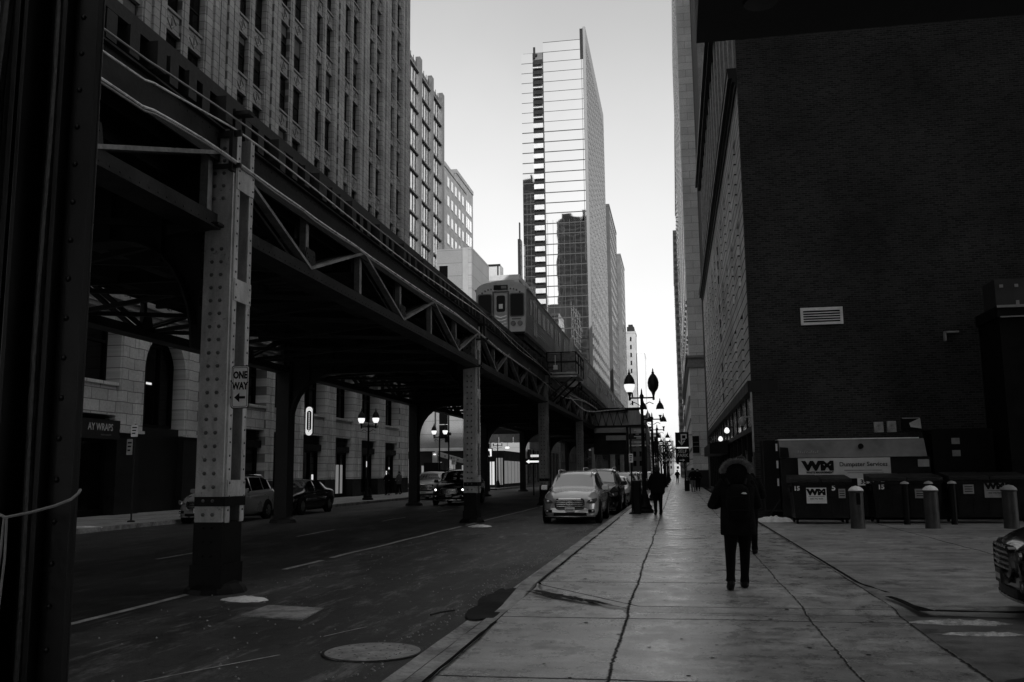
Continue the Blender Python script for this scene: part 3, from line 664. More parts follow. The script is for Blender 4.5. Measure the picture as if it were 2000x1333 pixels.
# ------------------------------------------------------------------ train
M_ALU = mat('stainless_body', .42, .35, .25, .5, .1, metal=.55, stretch=(1, .3, 3))
M_ALUF = mat('grey_front_paint', .50, .5, .18, 1.2, .1)
M_ALUR = mat('grey_roof', .38, .45, .2, 1, .1)
M_CABG = glassy('cab_window_glass', .003, .05, 0, spec=.04)
def train_car(first):
    t = bpy.data.objects.new('train_car', None); COL.objects.link(t)
    L, W2 = 14.3, 1.34; z0, zs, zt = .95, 3.15, 3.62
    sec = [(-W2 + .06, z0), (-W2, z0 + .25), (-W2, zs)]
    roof = []
    for i in range(1, 12):
        a = math.pi - math.pi * i / 12; roof.append((W2 * math.cos(a), zs + (zt - zs) * math.sin(a) ** .8))
    prof = sec + roof + [(W2, zs), (W2, z0 + .25), (W2 - .06, z0)]
    # window and door openings are recessed dark panels set 2 cm into the flank
    rings = []
    for y, k in ((0, .93), (.05, .965), (.25, 1.), (L - .25, 1.), (L - .05, .965), (L, .93)):
        rings.append([(x * k, y, z0 + (z - z0) * (1 if k == 1 else .985 + .015 * k)) for x, z in prof])
    body = MB().rings(rings).build('body', M_ALUF, t, smooth=True, angle=35)
    # flank sheets with corrugation
    fl = MB()
    for s in (-1, 1):
        for k in range(5): fl.box(s * (W2 + .0), s * (W2 + .018), .35, L - .35, z0 + .30 + k * .13, z0 + .36 + k * .13)
    fl.build('flank_ribs', M_ALU, t)
    rf = MB().box(-.35, .35, 1.5, 3.2, zt - .02, zt + .16).box(-.35, .35, 10.5, 12.4, zt - .02, zt + .16)
    for s in (-1, 1): rf.box(s * (W2 - .14), s * (W2 + .03), .1, L - .1, zs + .02, zs + .09)
    rf.build('roof_edge', M_ALUR, t)
    for s in (-1, 1):
        for y, w in ((.8, .7), (3.55, 1.3), (5.2, 1.3), (6.85, 1.3), (8.5, 1.3), (12.6, .8)):
            wb = MB().box(s * (W2 + .004), s * (W2 + .02), y, y + w, z0 + 1.0, z0 + 1.85)
            wb.build('window', M_GLASSD, t)
        for y in (1.9, 10.6):
            db = MB().box(s * (W2 + .004), s * (W2 + .03), y, y + .62, z0 + .12, z0 + 2.05).box(s * (W2 + .004), s * (W2 + .03), y + .66, y + 1.28, z0 + .12, z0 + 2.05)
            d = db.build('door', M_ALU, t)
            MB().box(s * (W2 + .031), s * (W2 + .036), y + .12, y + .5, z0 + .9, z0 + 1.85).box(s * (W2 + .031), s * (W2 + .036), y + .78, y + 1.16, z0 + .9, z0 + 1.85).build('door_pane', M_GLASSD, d)
    # under-car boxes and trucks
    MB().box(-1.1, 1.1, .3, L - .3, .62, z0).box(-1.0, 1.0, 4.5, 6.2, .3, .7).box(-1.05, 1.05, 7.0, 9.4, .32, .7).build('underframe', M_BLACK, t)
    for y in (2.1, L - 2.1):
        tr = MB().box(-1.0, -.85, y - 1.2, y + 1.2, .25, .55).box(.85, 1.0, y - 1.2, y + 1.2, .25, .55).box(-1, 1, y - .2, y + .2, .3, .6)
        b_ = tr.build('bogie', M_BLACK, t)
        for yy in (y - .85, y + .85):
            MB().lathe([(.0001, -.78), (.36, -.78), (.36, -.64), (.0001, -.64)], 16, (0, yy, .36), 'X').lathe([(.0001, .64), (.36, .64), (.36, .78), (.0001, .78)], 16, (0, yy, .36), 'X').build('wheel', M_STEELD, b_)
    # end: door, cab windows, signs, lamps (both ends alike, only the leading one is detailed)
    e = -.012
    if first:
        fd = MB().box(-.42, -.36, -.05, .0, z0 + .02, 3.02).box(.36, .42, -.05, .0, z0 + .02, 3.02).box(-.42, .42, -.05, 0, 3.02, 3.08)
        fd.build('door_frame', mat('dark_trim', .06, .5, .2, 3, 0), t)
        d = MB().box(-.35, .35, -.035, .0, z0 + .03, 3.0).build('end_door', mat('dull_door', .26, .45, .3, 2, .1, metal=.3), t, bevel=.01)
        MB().prism(rr(-.22, .22, 2.02, 2.86, .09), 'Y', -.045, -.036).build('door_pane', M_CABG, d)
        MB().box(-.10, .10, -.052, -.046, 2.18, 2.42).build('notice', M_SIGN, d)
        mbx = MB()
        for k in range(5): mbx.bar((-.30, -.037, 1.15 + .17 * k), (0, -.037, 1.05 + .17 * k), .008, .02, (0, 1, 0)).bar((0, -.037, 1.05 + .17 * k), (.30, -.037, 1.15 + .17 * k), .008, .02, (0, 1, 0))
        mbx.build('folding_gate', M_CHROME, d)
        for s in (-1, 1):
            w = MB().prism(rr(s * .82 - .33, s * .82 + .33, 1.80, 2.92, .1), 'Y', -.022, .01).build('cab_window', M_CABG, t)
            fr_ = MB()
            o1 = rr(s * .82 - .38, s * .82 + .38, 1.75, 2.97, .12); i1 = rr(s * .82 - .33, s * .82 + .33, 1.80, 2.92, .1); n = len(o1)
            fr_.add([(u, -.03, v) for u, v in o1] + [(u, -.03, v) for u, v in i1] + [(u, 0, v) for u, v in o1], [(i, (i + 1) % n, n + (i + 1) % n, n + i) for i in range(n)] + [(i, (i + 1) % n, 2 * n + (i + 1) % n, 2 * n + i) for i in range(n)])
            fr_.build('window_rubber', mat('grey_rubber', .12, .6, .1, 4, 0), w)
            for x in (.62, .97):
                h = MB().lathe([(.10, -.04), (.125, -.05), (.13, 0), (.0001, 0.01)], 18, (s * x, 0, 1.42), 'Y').build('headlight', mat('dull_lamp_rim', .12, .4, .2, 5, 0), t)
                MB().lathe([(.0001, -.03), (.095, -.034), (.105, -.02)], 18, (s * x, 0, 1.42), 'Y').build('lens', mat('clear_lens', .32, .3, .2, 9, .2), h)
            for k in range(4):
                MB().lathe([(.0001, -.05), (.045, -.05), (.05, 0)], 12, (s * (.50 + .155 * k), .01, 3.20 - .02 * k * k), 'Y').build('marker_lamp', mat('marker_lamp_glass', .04, .2, .2, 4, 0), t)
            MB().box(s * .56, s * 1.02, -.03, .0, 1.62, 1.67).build('handrail', mat('dark_trim', .06, .5, .2, 3, 0), t)
        sg = MB().box(-.36, .36, -.06, .02, 3.16, 3.40).build('destination_sign', M_BLACK, t)
        MB().box(.02, .30, -.066, -.061, 3.21, 3.35).build('sign_panel', mat('sign_dim', .12, .4, .3, 9, 0), sg)
        MB().box(-.5, .5, -.25, .05, .62, .9).box(-.12, .12, -.7, -.2, .5, .72).build('coupler', M_BLACK, t)
        MB().box(-1.2, 1.2, -.04, .02, z0 - .06, z0 + .04).build('bumper', M_BLACK, t)
    else:
        MB().box(-.38, .38, -.03, .01, z0 + .05, 3.0).build('end_door', M_ALU, t)
        MB().box(-.12, .12, -.6, .0, .5, .72).build('coupler', M_BLACK, t)
    return t
def rr(x0, x1, z0, z1, r, k=4):
    out = []
    for cx, cz, a0 in ((x1 - r, z1 - r, 0), (x0 + r, z1 - r, 90), (x0 + r, z0 + r, 180), (x1 - r, z0 + r, 270)):
        for i in range(k + 1):
            a = R(a0 + 90 * i / k); out.append((cx + r * math.cos(a), cz + r * math.sin(a)))
    return out
TX = -8.45
tc = train_car(True); tc.location = (TX, 45, 7.67)
tag(tc, 'leading silver train car whose flat front with cab windows faces us', 'train car', 'coupled train cars on the elevated track')
tc2 = train_car(False); ords = ['second silver train car, right behind the leading one', 'third train car, beside the dark platform railing', 'fourth train car back, above the station bridge', 'fifth train car back, mostly hidden by the fourth', 'last train car, farthest down the track']
for i, lab in enumerate(ords):
    o = tc2 if i == 0 else copy_tree(tc2); o.location = (TX, 45 + 14.65 * (i + 1), 7.67)
    tag(o, lab, 'train car', 'coupled train cars on the elevated track')
# small maintenance platform hung off the railway
PF = thing('railway_platform', 'small railed maintenance platform jutting out of the elevated railway beside the train', 'platform', (-6.5, 52, 6.9))
PF0 = 50.0
mb = MB().box(-6.9, -5.25, PF0, PF0 + 4.2, 7.0, 7.1).box(-6.9, -5.2, PF0 - .05, PF0 + .03, 6.83, 6.92)
mb.build('floor', M_STEELL, PF)
mb = MB()
for x in (-6.85, -6.05, -5.25): mb.box(x - .03, x + .03, PF0, PF0 + .06, 7.1, 8.2)
for y in (1.4, 2.8, 4.15): mb.box(-5.28, -5.22, PF0 + y - .03, PF0 + y + .03, 7.1, 8.2)
for z in (8.17, 7.65): mb.box(-6.88, -5.22, PF0 - .01, PF0 + .05, z, z + .06); mb.box(-5.28, -5.2, PF0, PF0 + 4.2, z + .002, z + .058)
mb.build('railing', M_BLACK, PF)
MB().add([(-6.85, PF0 + .07, 7.12), (-5.3, PF0 + .07, 7.12), (-5.3, PF0 + .07, 8.15), (-6.85, PF0 + .07, 8.15)], [(0, 1, 2, 3)]).build('mesh_panel', mat('thin_mesh', .10, .5, .6, 9, 0), PF)
mb = MB().bar((-5.4, PF0 + .1, 6.9), (-6.9, PF0 + .1, 5.6), .09, .09).bar((-5.4, PF0 + 4, 6.9), (-6.9, PF0 + 4, 5.6), .09, .09).bar((-5.5, PF0 + 2.2, 6.9), (-6.9, PF0 + 2.2, 5.6), .09, .09)
mb.build('brace', M_STEEL, PF)
MB().box(-6.5, -6.25, PF0 - .03, PF0 - .012, 7.25, 7.5).box(-6.39, -6.36, PF0 - .03, PF0 - .012, 7.5, 8.05).build('switch_box', M_SIGN, PF)
sm = thing('signal_mast', 'pale signal mast rising behind the railed platform', 'signal', (-6.3, 60, 7.1))
MB().box(-6.75, -6.1, 58.8, 59.2, 7.1, 9.1).build('cabinet', M_PANEL, sm); MB().lathe([(.16, 9.1), (.15, 10.1), (.08, 10.3)], 10, (-6.42, 59, 0)).build('mast', M_WHITE, sm, smooth=True)
# ONE WAY plate strapped to the nearest column
sg = thing('one_way_sign', 'white ONE WAY plate with left arrow strapped on the nearest column', 'sign', (-6.28, 12.6, 2.6))
MB().prism(rr(-6.42, -6.14, 2.63, 3.26, .03), 'Y', 12.61, 12.616).build('plate', M_BLACK, sg)
pm = MB().prism(rr(-6.408, -6.152, 2.642, 3.248, .025), 'Y', 12.606, 12.6095).build('face', M_SIGN, sg)
fr1 = MB(); o1 = rr(-6.395, -6.165, 2.655, 3.235, .02); i1 = rr(-6.388, -6.172, 2.662, 3.228, .018); n = len(o1)
fr1.add([(u, 12.6045, v) for u, v in o1] + [(u, 12.6045, v) for u, v in i1], [(i, (i + 1) % n, n + (i + 1) % n, n + i) for i in range(n)]); fr1.build('border', M_BLACK, sg)
text(sg, 'ONE', .145, (-6.28, 12.603, 3.115), '-Y', M_BLACK, thick=.006, sx=.72); text(sg, 'WAY', .145, (-6.28, 12.603, 2.955), '-Y', M_BLACK, thick=.006, sx=.72)
MB().prism([(-6.365, 2.79), (-6.285, 2.86), (-6.285, 2.808), (-6.195, 2.808), (-6.195, 2.772), (-6.285, 2.772), (-6.285, 2.72)], 'Y', 12.6, 12.604).build('arrow', M_BLACK, sg)
MB().box(-6.44, -6.3, 12.62, 12.76, 3.02, 3.05).box(-6.44, -6.3, 12.62, 12.76, 2.78, 2.81).build('strap', M_STEELD, sg)

# ------------------------------------------------------------------ left: terracotta office block
LX = -23.0
TB = thing('office_building', 'tall ornate terracotta office block behind the elevated railway, with paired windows between fluted piers', 'building', (LX, 45, 0))
PIERS = [(y, 1.0) for y in (8.9, 14.5, 20.0, 25.6, 31.2)] + [(36.64, 1.0), (42.97, 1.84), (49.2, 1.02), (54.85, .98), (60.2, 1.08), (65.7, 1.12), (71.25, 1.16), (76.9, 1.2)]
TOPZ = 58.0
wall = MB()
wall.box(LX - 14, LX - .5, 7.9, 78.1, 9.0, TOPZ)           # mass behind the openings
for y, hw in PIERS:
    z0 = 9.2
    wall.box(LX - .5, LX - .06, y - hw, y + hw, z0, TOPZ)
    n = 3 if hw < 1.5 else 5; w = 2 * hw / n
    for k in range(n):
        c = y - hw + w * (k + .5); q = .36 * w
        wall.box(LX - .06, LX + (.06 if k % 2 else .0), c - q, c + q, z0, TOPZ)
bays = []
for (a, ha), (b_, hb_) in zip(PIERS[:-1], PIERS[1:]):
    y0, y1 = a + ha, b_ - hb_; ym = (y0 + y1) / 2; bays.append((y0, ym - .33, y1, ym + .33))
    wall.box(LX - .5, LX - .12, ym - .33, ym + .33, 9.2, TOPZ); wall.box(LX - .12, LX - .07, ym - .16, ym + .16, 9.2, TOPZ)
SP = [12.45 + 3.45 * k for k in range(13)]
orn = MB()
for (y0, ya, y1, yb) in bays:
    for u, v in ((y0, ya), (yb, y1)):
        for z in [9.2] + SP:
            zt = z + 1.12; wall.box(LX - .5, LX - .24, u, v, z, zt)
            orn.box(LX - .24, LX - .13, u, v, zt - .12, zt); orn.box(LX - .24, LX - .17, u, v, z, z + .10)
            c, m_ = (u + v) / 2, z + .55; h, w = .36, min(.42, (v - u) * .34)
            if y1 > 33:
                for (p, q) in (((c - w, m_), (c, m_ + h)), ((c, m_ + h), (c + w, m_)), ((c + w, m_), (c, m_ - h)), ((c, m_ - h), (c - w, m_))):
                    orn.bar((LX - .225, p[0], p[1]), (LX - .225, q[0], q[1]), .05, .07, (1, 0, 0))
                orn.bar((LX - .225, c, m_ - .18), (LX - .225, c, m_ + .18), .05, .12, (1, 0, 0))
wall.build('wall', M_STONE, TB); orn.build('ornament', M_STONEO, TB)
ww = 1.0
def sash(w, h):
    f = MB(); t = .07
    f.box(.0, .05, -w / 2, -w / 2 + t, 0, h).box(.0, .05, w / 2 - t, w / 2, 0, h).box(.0, .05, -w / 2 + t, w / 2 - t, 0, t).box(.0, .05, -w / 2 + t, w / 2 - t, h - t, h).box(.0, .07, -w / 2 + t, w / 2 - t, h * .5 - .04, h * .5 + .04)
    return f
locs_by = {}
for (y0, ya, y1, yb) in bays:
    for u, v in ((y0, ya), (yb, y1)):
        for z in [9.2] + SP:
            key = round(v - u, 1); locs_by.setdefault(key, []).append((LX - .42, (u + v) / 2, z + 1.12))
allw = []
for key, l in locs_by.items():
    hh = 3.45 - 1.12
    fm = mesh_only(sash(key, hh), 'window', M_BLACK)
    pm = mesh_only(MB().box(-.005, .02, -key / 2 + .06, key / 2 - .06, .06, hh * .5).box(-.0, .035, -key / 2 + .06, key / 2 - .06, hh * .5, hh - .06), 'pane', M_GLASSD)
    allw += [(q, fm, pm) for q in l if seen(q, 30) and q[2] < 50]
# those hidden behind the railway deck are left out
allw = [a for a in allw if not (a[0][2] < 11 and a[0][1] < 60)]
allw.sort(key=lambda a: (Vector(a[0]) - CAMLOC).length)
rs0 = random.Random(21); M_BLIND = mat('window_blind', .09, .7, .3, 2, 0); _bl = {}
def bl_me(wd, hb):
    if (wd, hb) not in _bl: _bl[(wd, hb)] = mesh_only(MB().box(.036, .043, -wd, wd, 2.25 - hb, 2.26), 'blind', M_BLIND)
    return _bl[(wd, hb)]
for q, fm, pm in allw[:110]:
    w = inst('window', fm, TB, q); inst('pane', pm, w, (0, 0, 0))
    if rs0.random() < .38:
        wd = max(v.co.y for v in pm.vertices) - .01; hb = rs0.choice((.35, .6, .9, 1.1)); MB().box(.036, .042, -wd, wd, 2.25 - hb, 2.26).build('blind', M_BLIND, w, loc=None) if False else inst('blind', bl_me(round(wd, 2), hb), w, (0, 0, 0))
rest = MB()
for q, fm, pm in allw[110:]:
    for me in (fm, pm): rest.add([Vector(q) + v.co for v in me.vertices], [tuple(p.vertices) for p in me.polygons])
if rest.v: tag(rest.build('window', M_GLASSD, TB), kind='stuff')
# cornice between the shaft and the base
cn = MB()
for z0, z1, x in ((8.55, 8.72, .10), (8.72, 8.80, .22), (8.80, 9.0, .12), (9.0, 9.06, .38), (9.06, 9.2, .30)): cn.box(LX - .5, LX + x, 7.9, 78.1, z0, z1)
cn.build('cornice', M_STONEO, TB)
# base storeys
bs = MB(); bs.box(LX - 14, LX - 1.2, 7.9, 78.0, 0, 9.0)
BP = [(13.2, .85), (20., .85), (27., .85), (36.15, .87), (42.6, 2.0), (50.0, .5), (53.9, .92), (59.5, .92), (64.85, .88), (70.55, .88), (76.6, 1.3)]
for y, hw in BP:
    z0 = 3.55 if 35 < y < 44 else 1.35
    bs.box(LX - 1.2, LX - .02, y - hw, y + hw, z0, 8.55)
    n = max(3, int(hw * 3.4)) | 1; w = 2 * hw / n
    for k in range(0, n, 2): bs.box(LX - .02, LX + .07, y - hw + w * k + .05, y - hw + w * (k + 1) - .05, z0, 8.25)
    if z0 > 3: bs.box(LX - .02, LX + .14, y - hw - .05, y + hw + .05, 3.5, 3.62)
BB = [(BP[i][0] + BP[i][1], BP[i + 1][0] - BP[i + 1][1]) for i in range(len(BP) - 1)]
storew = []; base_w = []
for (a, b_) in BB:
    arch = 36.5 < a < 38
    if arch:
        c, rr_ = (a + b_) / 2, (b_ - a) / 2
        poly = [(a, 8.55), (a, 6.35)] + [(c - rr_ * math.cos(R(t)), 6.35 + rr_ * 1.05 * math.sin(R(t))) for t in range(8, 173, 12)] + [(b_, 6.35), (b_, 8.55)]
        bs.prism(poly, 'X', LX - .55, LX - .02)
        pr = [(c - (rr_ + .0) * math.cos(R(t)), 6.35 + rr_ * 1.05 * math.sin(R(t))) for t in range(0, 181, 12)]
        for p, q in zip(pr[:-1], pr[1:]): bs.bar((LX - .3, p[0], p[1]), (LX - .3, q[0], q[1]), .12, .6, (1, 0, 0))
        base_w.append((a, b_, 3.9, 8.5))
    else:
        bs.box(LX - .9, LX - .12, a, b_, 4.22, 5.45); bs.box(LX - .9, LX + .02, a, b_, 5.45, 5.58); bs.box(LX - .9, LX - .3, a, b_, 8.2, 8.55)
        base_w.append((a, b_, 5.58, 8.2)); storew.append((a, b_))
bs.build('base_wall', brick('pale_terracotta_base', .62, .2, 'Y', 1.1, .48, .02, .6, .5, .12, bump=.35, blotch=.25), TB)
st = MB()
for y, hw in BP:
    if 35 < y < 44: st.box(LX - 1.2, LX - .01, y - hw, y + hw, 0, 3.5)
    else: st.box(LX - 1.2, LX + .04, y - hw - .02, y + hw + .02, 0, 1.35)
st.box(LX - 1.2, LX - .9, 7.9, 78.0, 0, 4.2); st.box(LX - .9, LX - .3, 37.05, 40.6, .0, 3.85)
st.build('plinth', M_TERR_DARK, TB)
for (a, b_, z0, z1) in base_w:
    if b_ < 30: continue
    f = MB(); n = 3
    f.box(LX - .86, LX - .80, a, b_, z0, z1)
    w = f.build('window', M_GLASSD, TB)
    g = MB(); d = (b_ - a) / 3
    for k in range(4): g.box(LX - .8, LX - .68, min(a + d * k, b_ - .09), min(a + d * k + .09, b_), z0, z1)
    g.box(LX - .8, LX - .70, a, b_, z0, z0 + .12).box(LX - .8, LX - .70, a, b_, z1 - .9, z1 - .8)
    g.build('frame', M_BLACK, w)
rs = random.Random(3)
for i, (a, b_) in enumerate(storew):
    if b_ < 30: continue
    s_ = MB().box(LX - .7, LX - .62, a, b_, .35, 3.1).build('shop_window', M_GLASSD, TB)
    g = MB().box(LX - .62, LX - .5, a, b_, 3.1, 3.22).box(LX - .62, LX - .5, a, b_, .05, .35)
    n = 3
    for k in range(n + 1): y = a + (b_ - a - .08) * k / n; g.box(LX - .62, LX - .5, y, y + .08, .35, 3.1)
    g.build('frame', M_BLACK, s_)
    lv = MB()
    for k in range(5): lv.box(LX - .62, LX - .4, a, b_, 3.72 + .1 * k, 3.76 + .1 * k)
    lv.box(LX - .66, LX - .6, a, b_, 3.66, 4.22); lv.build('louvre', M_STEELD, TB)
    if b_ > 44:                                    # dark fascias with small lit display spots
        MB().box(LX - .55, LX - .25, a, b_, 3.22, 3.62).build('fascia', M_BLACK, TB)
        for k in range(rs.randint(1, 3)):
            y = rs.uniform(a + .3, b_ - .6); z = rs.uniform(1.2, 2.7); MB().box(LX - .615, LX - .605, y, y + rs.uniform(.1, .35), z, z + rs.uniform(.1, .5)).build('lit_display', M_SHOP, s_)
# striped entrance doors
dr = MB()
for k in range(4): dr.box(LX - .61, LX - .56, 60.75 + k * .75, 61.2 + k * .75, .3, 2.35)
dr.build('entrance_panel', M_SHOPD, TB)
il = MB().box(LX - .79, LX - .76, 37.15, 37.9, 6.15, 6.24).box(LX - .79, LX - .76, 38.0, 38.9, 5.85, 5.95); il.build('ceiling_light', M_SHOP, TB)
# awning sign with the visible letters
aw = thing('shop_sign', 'dark fascia sign reading AY WRAPS above the shop nearest the front post', 'sign', (LX, 33.9, 3.2))
MB().box(LX - .5, LX + .12, 31.6, 35.25, 3.2, 3.98).build('board', mat('sign_black', .008, .6, .2, 4, 0), aw)
text(aw, 'AY WRAPS', .40, (LX + .125, 33.92, 3.66), '+X', mat('sign_letter_grey', .62, .5, .1, 4, 0), thick=.006, sx=.86)
text(aw, 'FRESH & HEALTHY', .085, (LX + .125, 34.3, 3.36), '+X', mat('sign_letter_dim', .2, .5, .1, 4, 0))
# oval blade sign, rounded ends, glowing rim
bl = thing('blade_sign', 'tall glowing blade sign with rounded ends hanging from the terracotta facade', 'sign', (-22.6, 55, 4.15))
MB().prism(rr(-22.86, -22.40, 4.1, 5.92, .22, 8), 'Y', 54.9, 55.1).build('case', M_BLACK, bl)
o1 = rr(-22.85, -22.41, 4.11, 5.91, .215, 8); i1 = rr(-22.785, -22.475, 4.42, 5.66, .15, 8); n = len(o1)
MB().add([(u, 54.89, v) for u, v in o1] + [(u, 54.89, v) for u, v in i1], [(i, (i + 1) % n, n + (i + 1) % n, n + i) for i in range(n)]).build('rim', emit('lit_sign_rim', .7, .40), bl)
lt = MB()
for k in range(9):
    z = 5.52 - k * .125
    lt.lathe([(.038, -.004), (.038, .0), (.0001, .001)], 8, (-22.63, 54.89, z), 'Y')
lt.build('bulb', emit('sign_bulb', .7, .40), bl)
MB().prism([(-22.66, 4.38), (-22.60, 4.38), (-22.63, 4.30)], 'Y', 54.87, 54.885).build('mark', M_BLACK, bl)
MB().box(-23.0, -22.85, 54.98, 55.02, 4.55, 4.58).box(-23.0, -22.85, 54.98, 55.02, 5.5, 5.53).build('bracket', M_BLACK, bl)

# ------------------------------------------------------------------ generic tall building with rows of windows
def block(label, x0, x1, y0, y1, h, mw, faces, wz=(3.0, 3.6, 1.7), wx=(2.2, 1.2), wm=None, name='tower_block', base=0, top=None, limit=100, margin=1.0, frame=True, roof=True):
    """faces: '-Y','+X','-X' that carry windows; wz=(first sill, storey, height), wx=(pitch, width)"""
    t = thing(name, label, 'building', ((x0 + x1) / 2, (y0 + y1) / 2, base))
    wl = MB().box(x0, x1, y0, y1, base, h)
    if roof: wl.box(x0 - .12, x1 + .12, y0 - .12, y1 + .12, h - .5, h + .35)
    wl.build('wall', mw, t)
    wm = wm or M_GLASSD
    def wmesh(): return mesh_only(MB().box(-wx[1] / 2, wx[1] / 2, -.03, .0, 0, wz[2]).box(-wx[1] / 2 - .05, wx[1] / 2 + .05, -.09, .0, -.14, -.02), 'window', wm)
    me = wmesh()
    for f in faces:
        a, b_ = (x0, x1) if f == '-Y' else (y0, y1); n = int((b_ - a - 2 * margin) / wx[0]) ; off = (b_ - a - n * wx[0]) / 2
        locs = []
        z = base + wz[0]
        while z + wz[2] < h - .8:
            for k in range(n):
                u = a + off + wx[0] * (k + .5); locs.append({'-Y': (u, y0, z), '+X': (x1, u, z), '-X': (x0, u, z)}[f])
            z += wz[1]
        windows(t, me, locs, {'-Y': (0, 0, 0), '+X': (0, 0, R(90)), '-X': (0, 0, R(-90))}[f], limit // len(faces))
    return t
# left: set-back glass tower with vertical bays
GT = thing('glass_tower', 'glass apartment tower with dark balcony bays, just past the terracotta block', 'building', (-38, 139, 0))
GX, gy0, gy1, gh = -38.0, 112.0, 149.1, 66.5
MB().box(GX - 16, GX - .6, gy0, gy1, 0, gh).build('core', mat('tower_core', .12, .6, .2, .4, 0, world=True), GT)
for k in range(19):
    z = 3.4 + 3.4 * k
    if z > gh - 2: break
    MB().box(GX - .6, GX - .3, gy0, gy1 - .02, z + .34, z + 3.2).build('glazing', M_GLASSM, GT)
sl = MB()
for k in range(20):
    z = 3.4 + 3.4 * k
    if z < gh: sl.box(GX - .6, GX + .02, gy0, gy1, z, z + .22)
sl.build('floor_slab', mat('slab_grey', .14, .6, .2, 1, 0), GT)
fn = MB()
for k in range(5): fn.box(GX - .6, GX + .12, 119.5 + 7.2 * k, 120.9 + 7.2 * k, 0, gh + .8)
fn.build('bay', mat('bay_dark', .09, .5, .3, .6, 0), GT)
ml = MB()
for k in range(int((gy1 - gy0) / 1.5)): ml.box(GX - .3, GX - .22, gy0 + 1.5 * k, gy0 + 1.5 * k + .1, 0, gh)
ml.build('mullion', M_STEELD, GT)
block('slim stepped tower just visible past the glass tower', -46, -40, 158, 176, 58, M_LIMEY, ('+X',), (4, 3.6, 1.8), (3, 1.4), M_GLASSM)
block('narrow lower tower crowned by a thin antenna behind the glass tower', -52, -43, 180, 196, 64, mat('grey_tower_skin', .2, .5, .3, .3, 0, world=True), ('+X',), (4, 3.6, 2.4), (2.2, 1.7), M_GLASSM)
# left: pale panelled building at the crossing
PB = thing('panelled_building', 'pale panel-clad building across the side street, with one dark strip of windows', 'building', (-33, 108, 0))
M_PANL = brick('panel_cladding_front', .25, .12, 'X', 6.0, 1.55, .03, .5, 0, .04, bump=.2, blotch=.1)
M_PANLY = brick('panel_cladding_side', .34, .15, 'Y', 5.0, 1.55, .03, .5, 0, .04, bump=.2, blotch=.1)
MB().box(-27.3, -23.42, 104, 114.3, 4.6, 28.1).build('front_wall', M_PANL, PB)
MB().box(-23.415, -23.0, 103.97, 114.3, 4.6, 28.2).build('side_wall', M_PANLY, PB)
MB().box(-60, -27.32, 104.6, 125, 4.6, 21.5).build('low_wing', M_PANL, PB)
MB().box(-60, -27.3, 104.3, 104.6, 17.6, 20.0).build('dark_band', M_STEELD, PB)
MB().box(-24.1, -23.42, 103.9, 104, 4.6, 28.15).build('corner_pier', mat('pier_grey', .34, .6, .1, 1, 0), PB)
MB().box(-60, -22.9, 103.5, 104.5, 4.25, 4.6).build('canopy_edge', M_WHITE, PB)
MB().box(-60, -23.0, 104.7, 114, -.1, 4.25).build('ground_floor', M_TERR_DARK, PB)
for z in (8.0, 11.5, 15.0, 18.5, 22.0, 25.2):
    w = MB().box(-26.9, -25.9, 103.93, 103.98, z - 2.3, z + .9).build('window', M_GLASSD, PB)
    MB().box(-26.92, -25.88, 103.9, 103.93, z - .75, z - .68).box(-26.92, -25.88, 103.9, 103.93, z + .85, z + .92).build('transom', M_SIGNG, w)
mb = MB()
for k in range(7): mb.box(-34 + 1.6 * k, -33.2 + 1.6 * k, 104.62, 104.68, .6, 2.6 + (k % 3) * .4)
mb.build('lit_shopfront', M_SHOPD, PB)
for x, z in ((-29.3, 4.0), (-23.6, 4.1)):
    l = thing('canopy_lamp', 'round lit lamp under the white canopy edge, %s one' % ('further left' if x < -25 else 'corner'), 'lamp', (x, 103.4, z - .15), 'lamps under the canopy edge')
    MB().lathe([(.0001, z - .17), (.13, z - .1), (.15, z), (.1, z + .1), (.0001, z + .14)], 12, (x, 103.3, 0)).build('globe', M_LAMP, l, smooth=True)
    MB().box(x - .04, x + .04, 103.3, 103.5, z + .1, z + .2).build('bracket', M_BLACK, l)
# further left-hand buildings
block('low pale building with a rooftop box, behind the train', -34, -23.4, 140, 151, 32.2, M_PANEL, ('-Y',), (14, 4.6, 1.0), (5.2, 1.0))
rb = thing('rooftop_unit', 'small panelled box standing on the low pale roof behind the train', 'rooftop unit', (-27, 142, 31.5))
MB().box(-28.8, -26.6, 141, 144, 32.6, 34.6).build('casing', M_PANEL, rb); MB().box(-28.9, -26.5, 140.9, 141, 34.3, 34.6).box(-27.0, -26.8, 140.92, 140.99, 32.6, 34.3).build('trim', M_STEELD, rb)

# ------------------------------------------------------------------ the tall slab tower
TW = thing('glass_skyscraper', 'very tall slab tower with mirror glass front and pierced white side wall', 'building', (-30, 270, 0))
tx0, tx1, ty0, ty1, th = -40.3, -21.6, 250.0, 318.0, 128.3
# the front: two glass fields either side of a balcony stack
MB().box(tx0 + .5, tx1 - .8, ty0 + .5, ty1, 0, th - 6).build('core', mat('tower_core', .12, .6, .2, .4, 0, world=True), TW)
NF = 42
for k in range(NF):
    z = 2 + 3.0 * k
    if z > th - 4: break
    hz = z + 2.97
    g = MB().box(-33.9, tx1 - .85, ty0 + .02, ty0 + .5, z, hz)
    if hz < 123: g.box(tx0 + .02, -37.0, ty0 + .02, ty0 + .5, z, hz)
    g.build('glazing', M_GLASST, TW)
sl = MB()
for k in range(NF):
    z = 2 + 3.0 * k
    if z > th: break
    t = .10 + max(0, (100 - z)) / 100 * .10 + (.12 if z < 101 else 0)
    sl.box(-33.95, tx1 - .8, ty0 - .06, ty0 + .03, z - t / 2, z + t / 2)
    if z < 122: sl.box(tx0, -36.95, ty0 - .06, ty0 + .03, z - t / 2, z + t / 2)
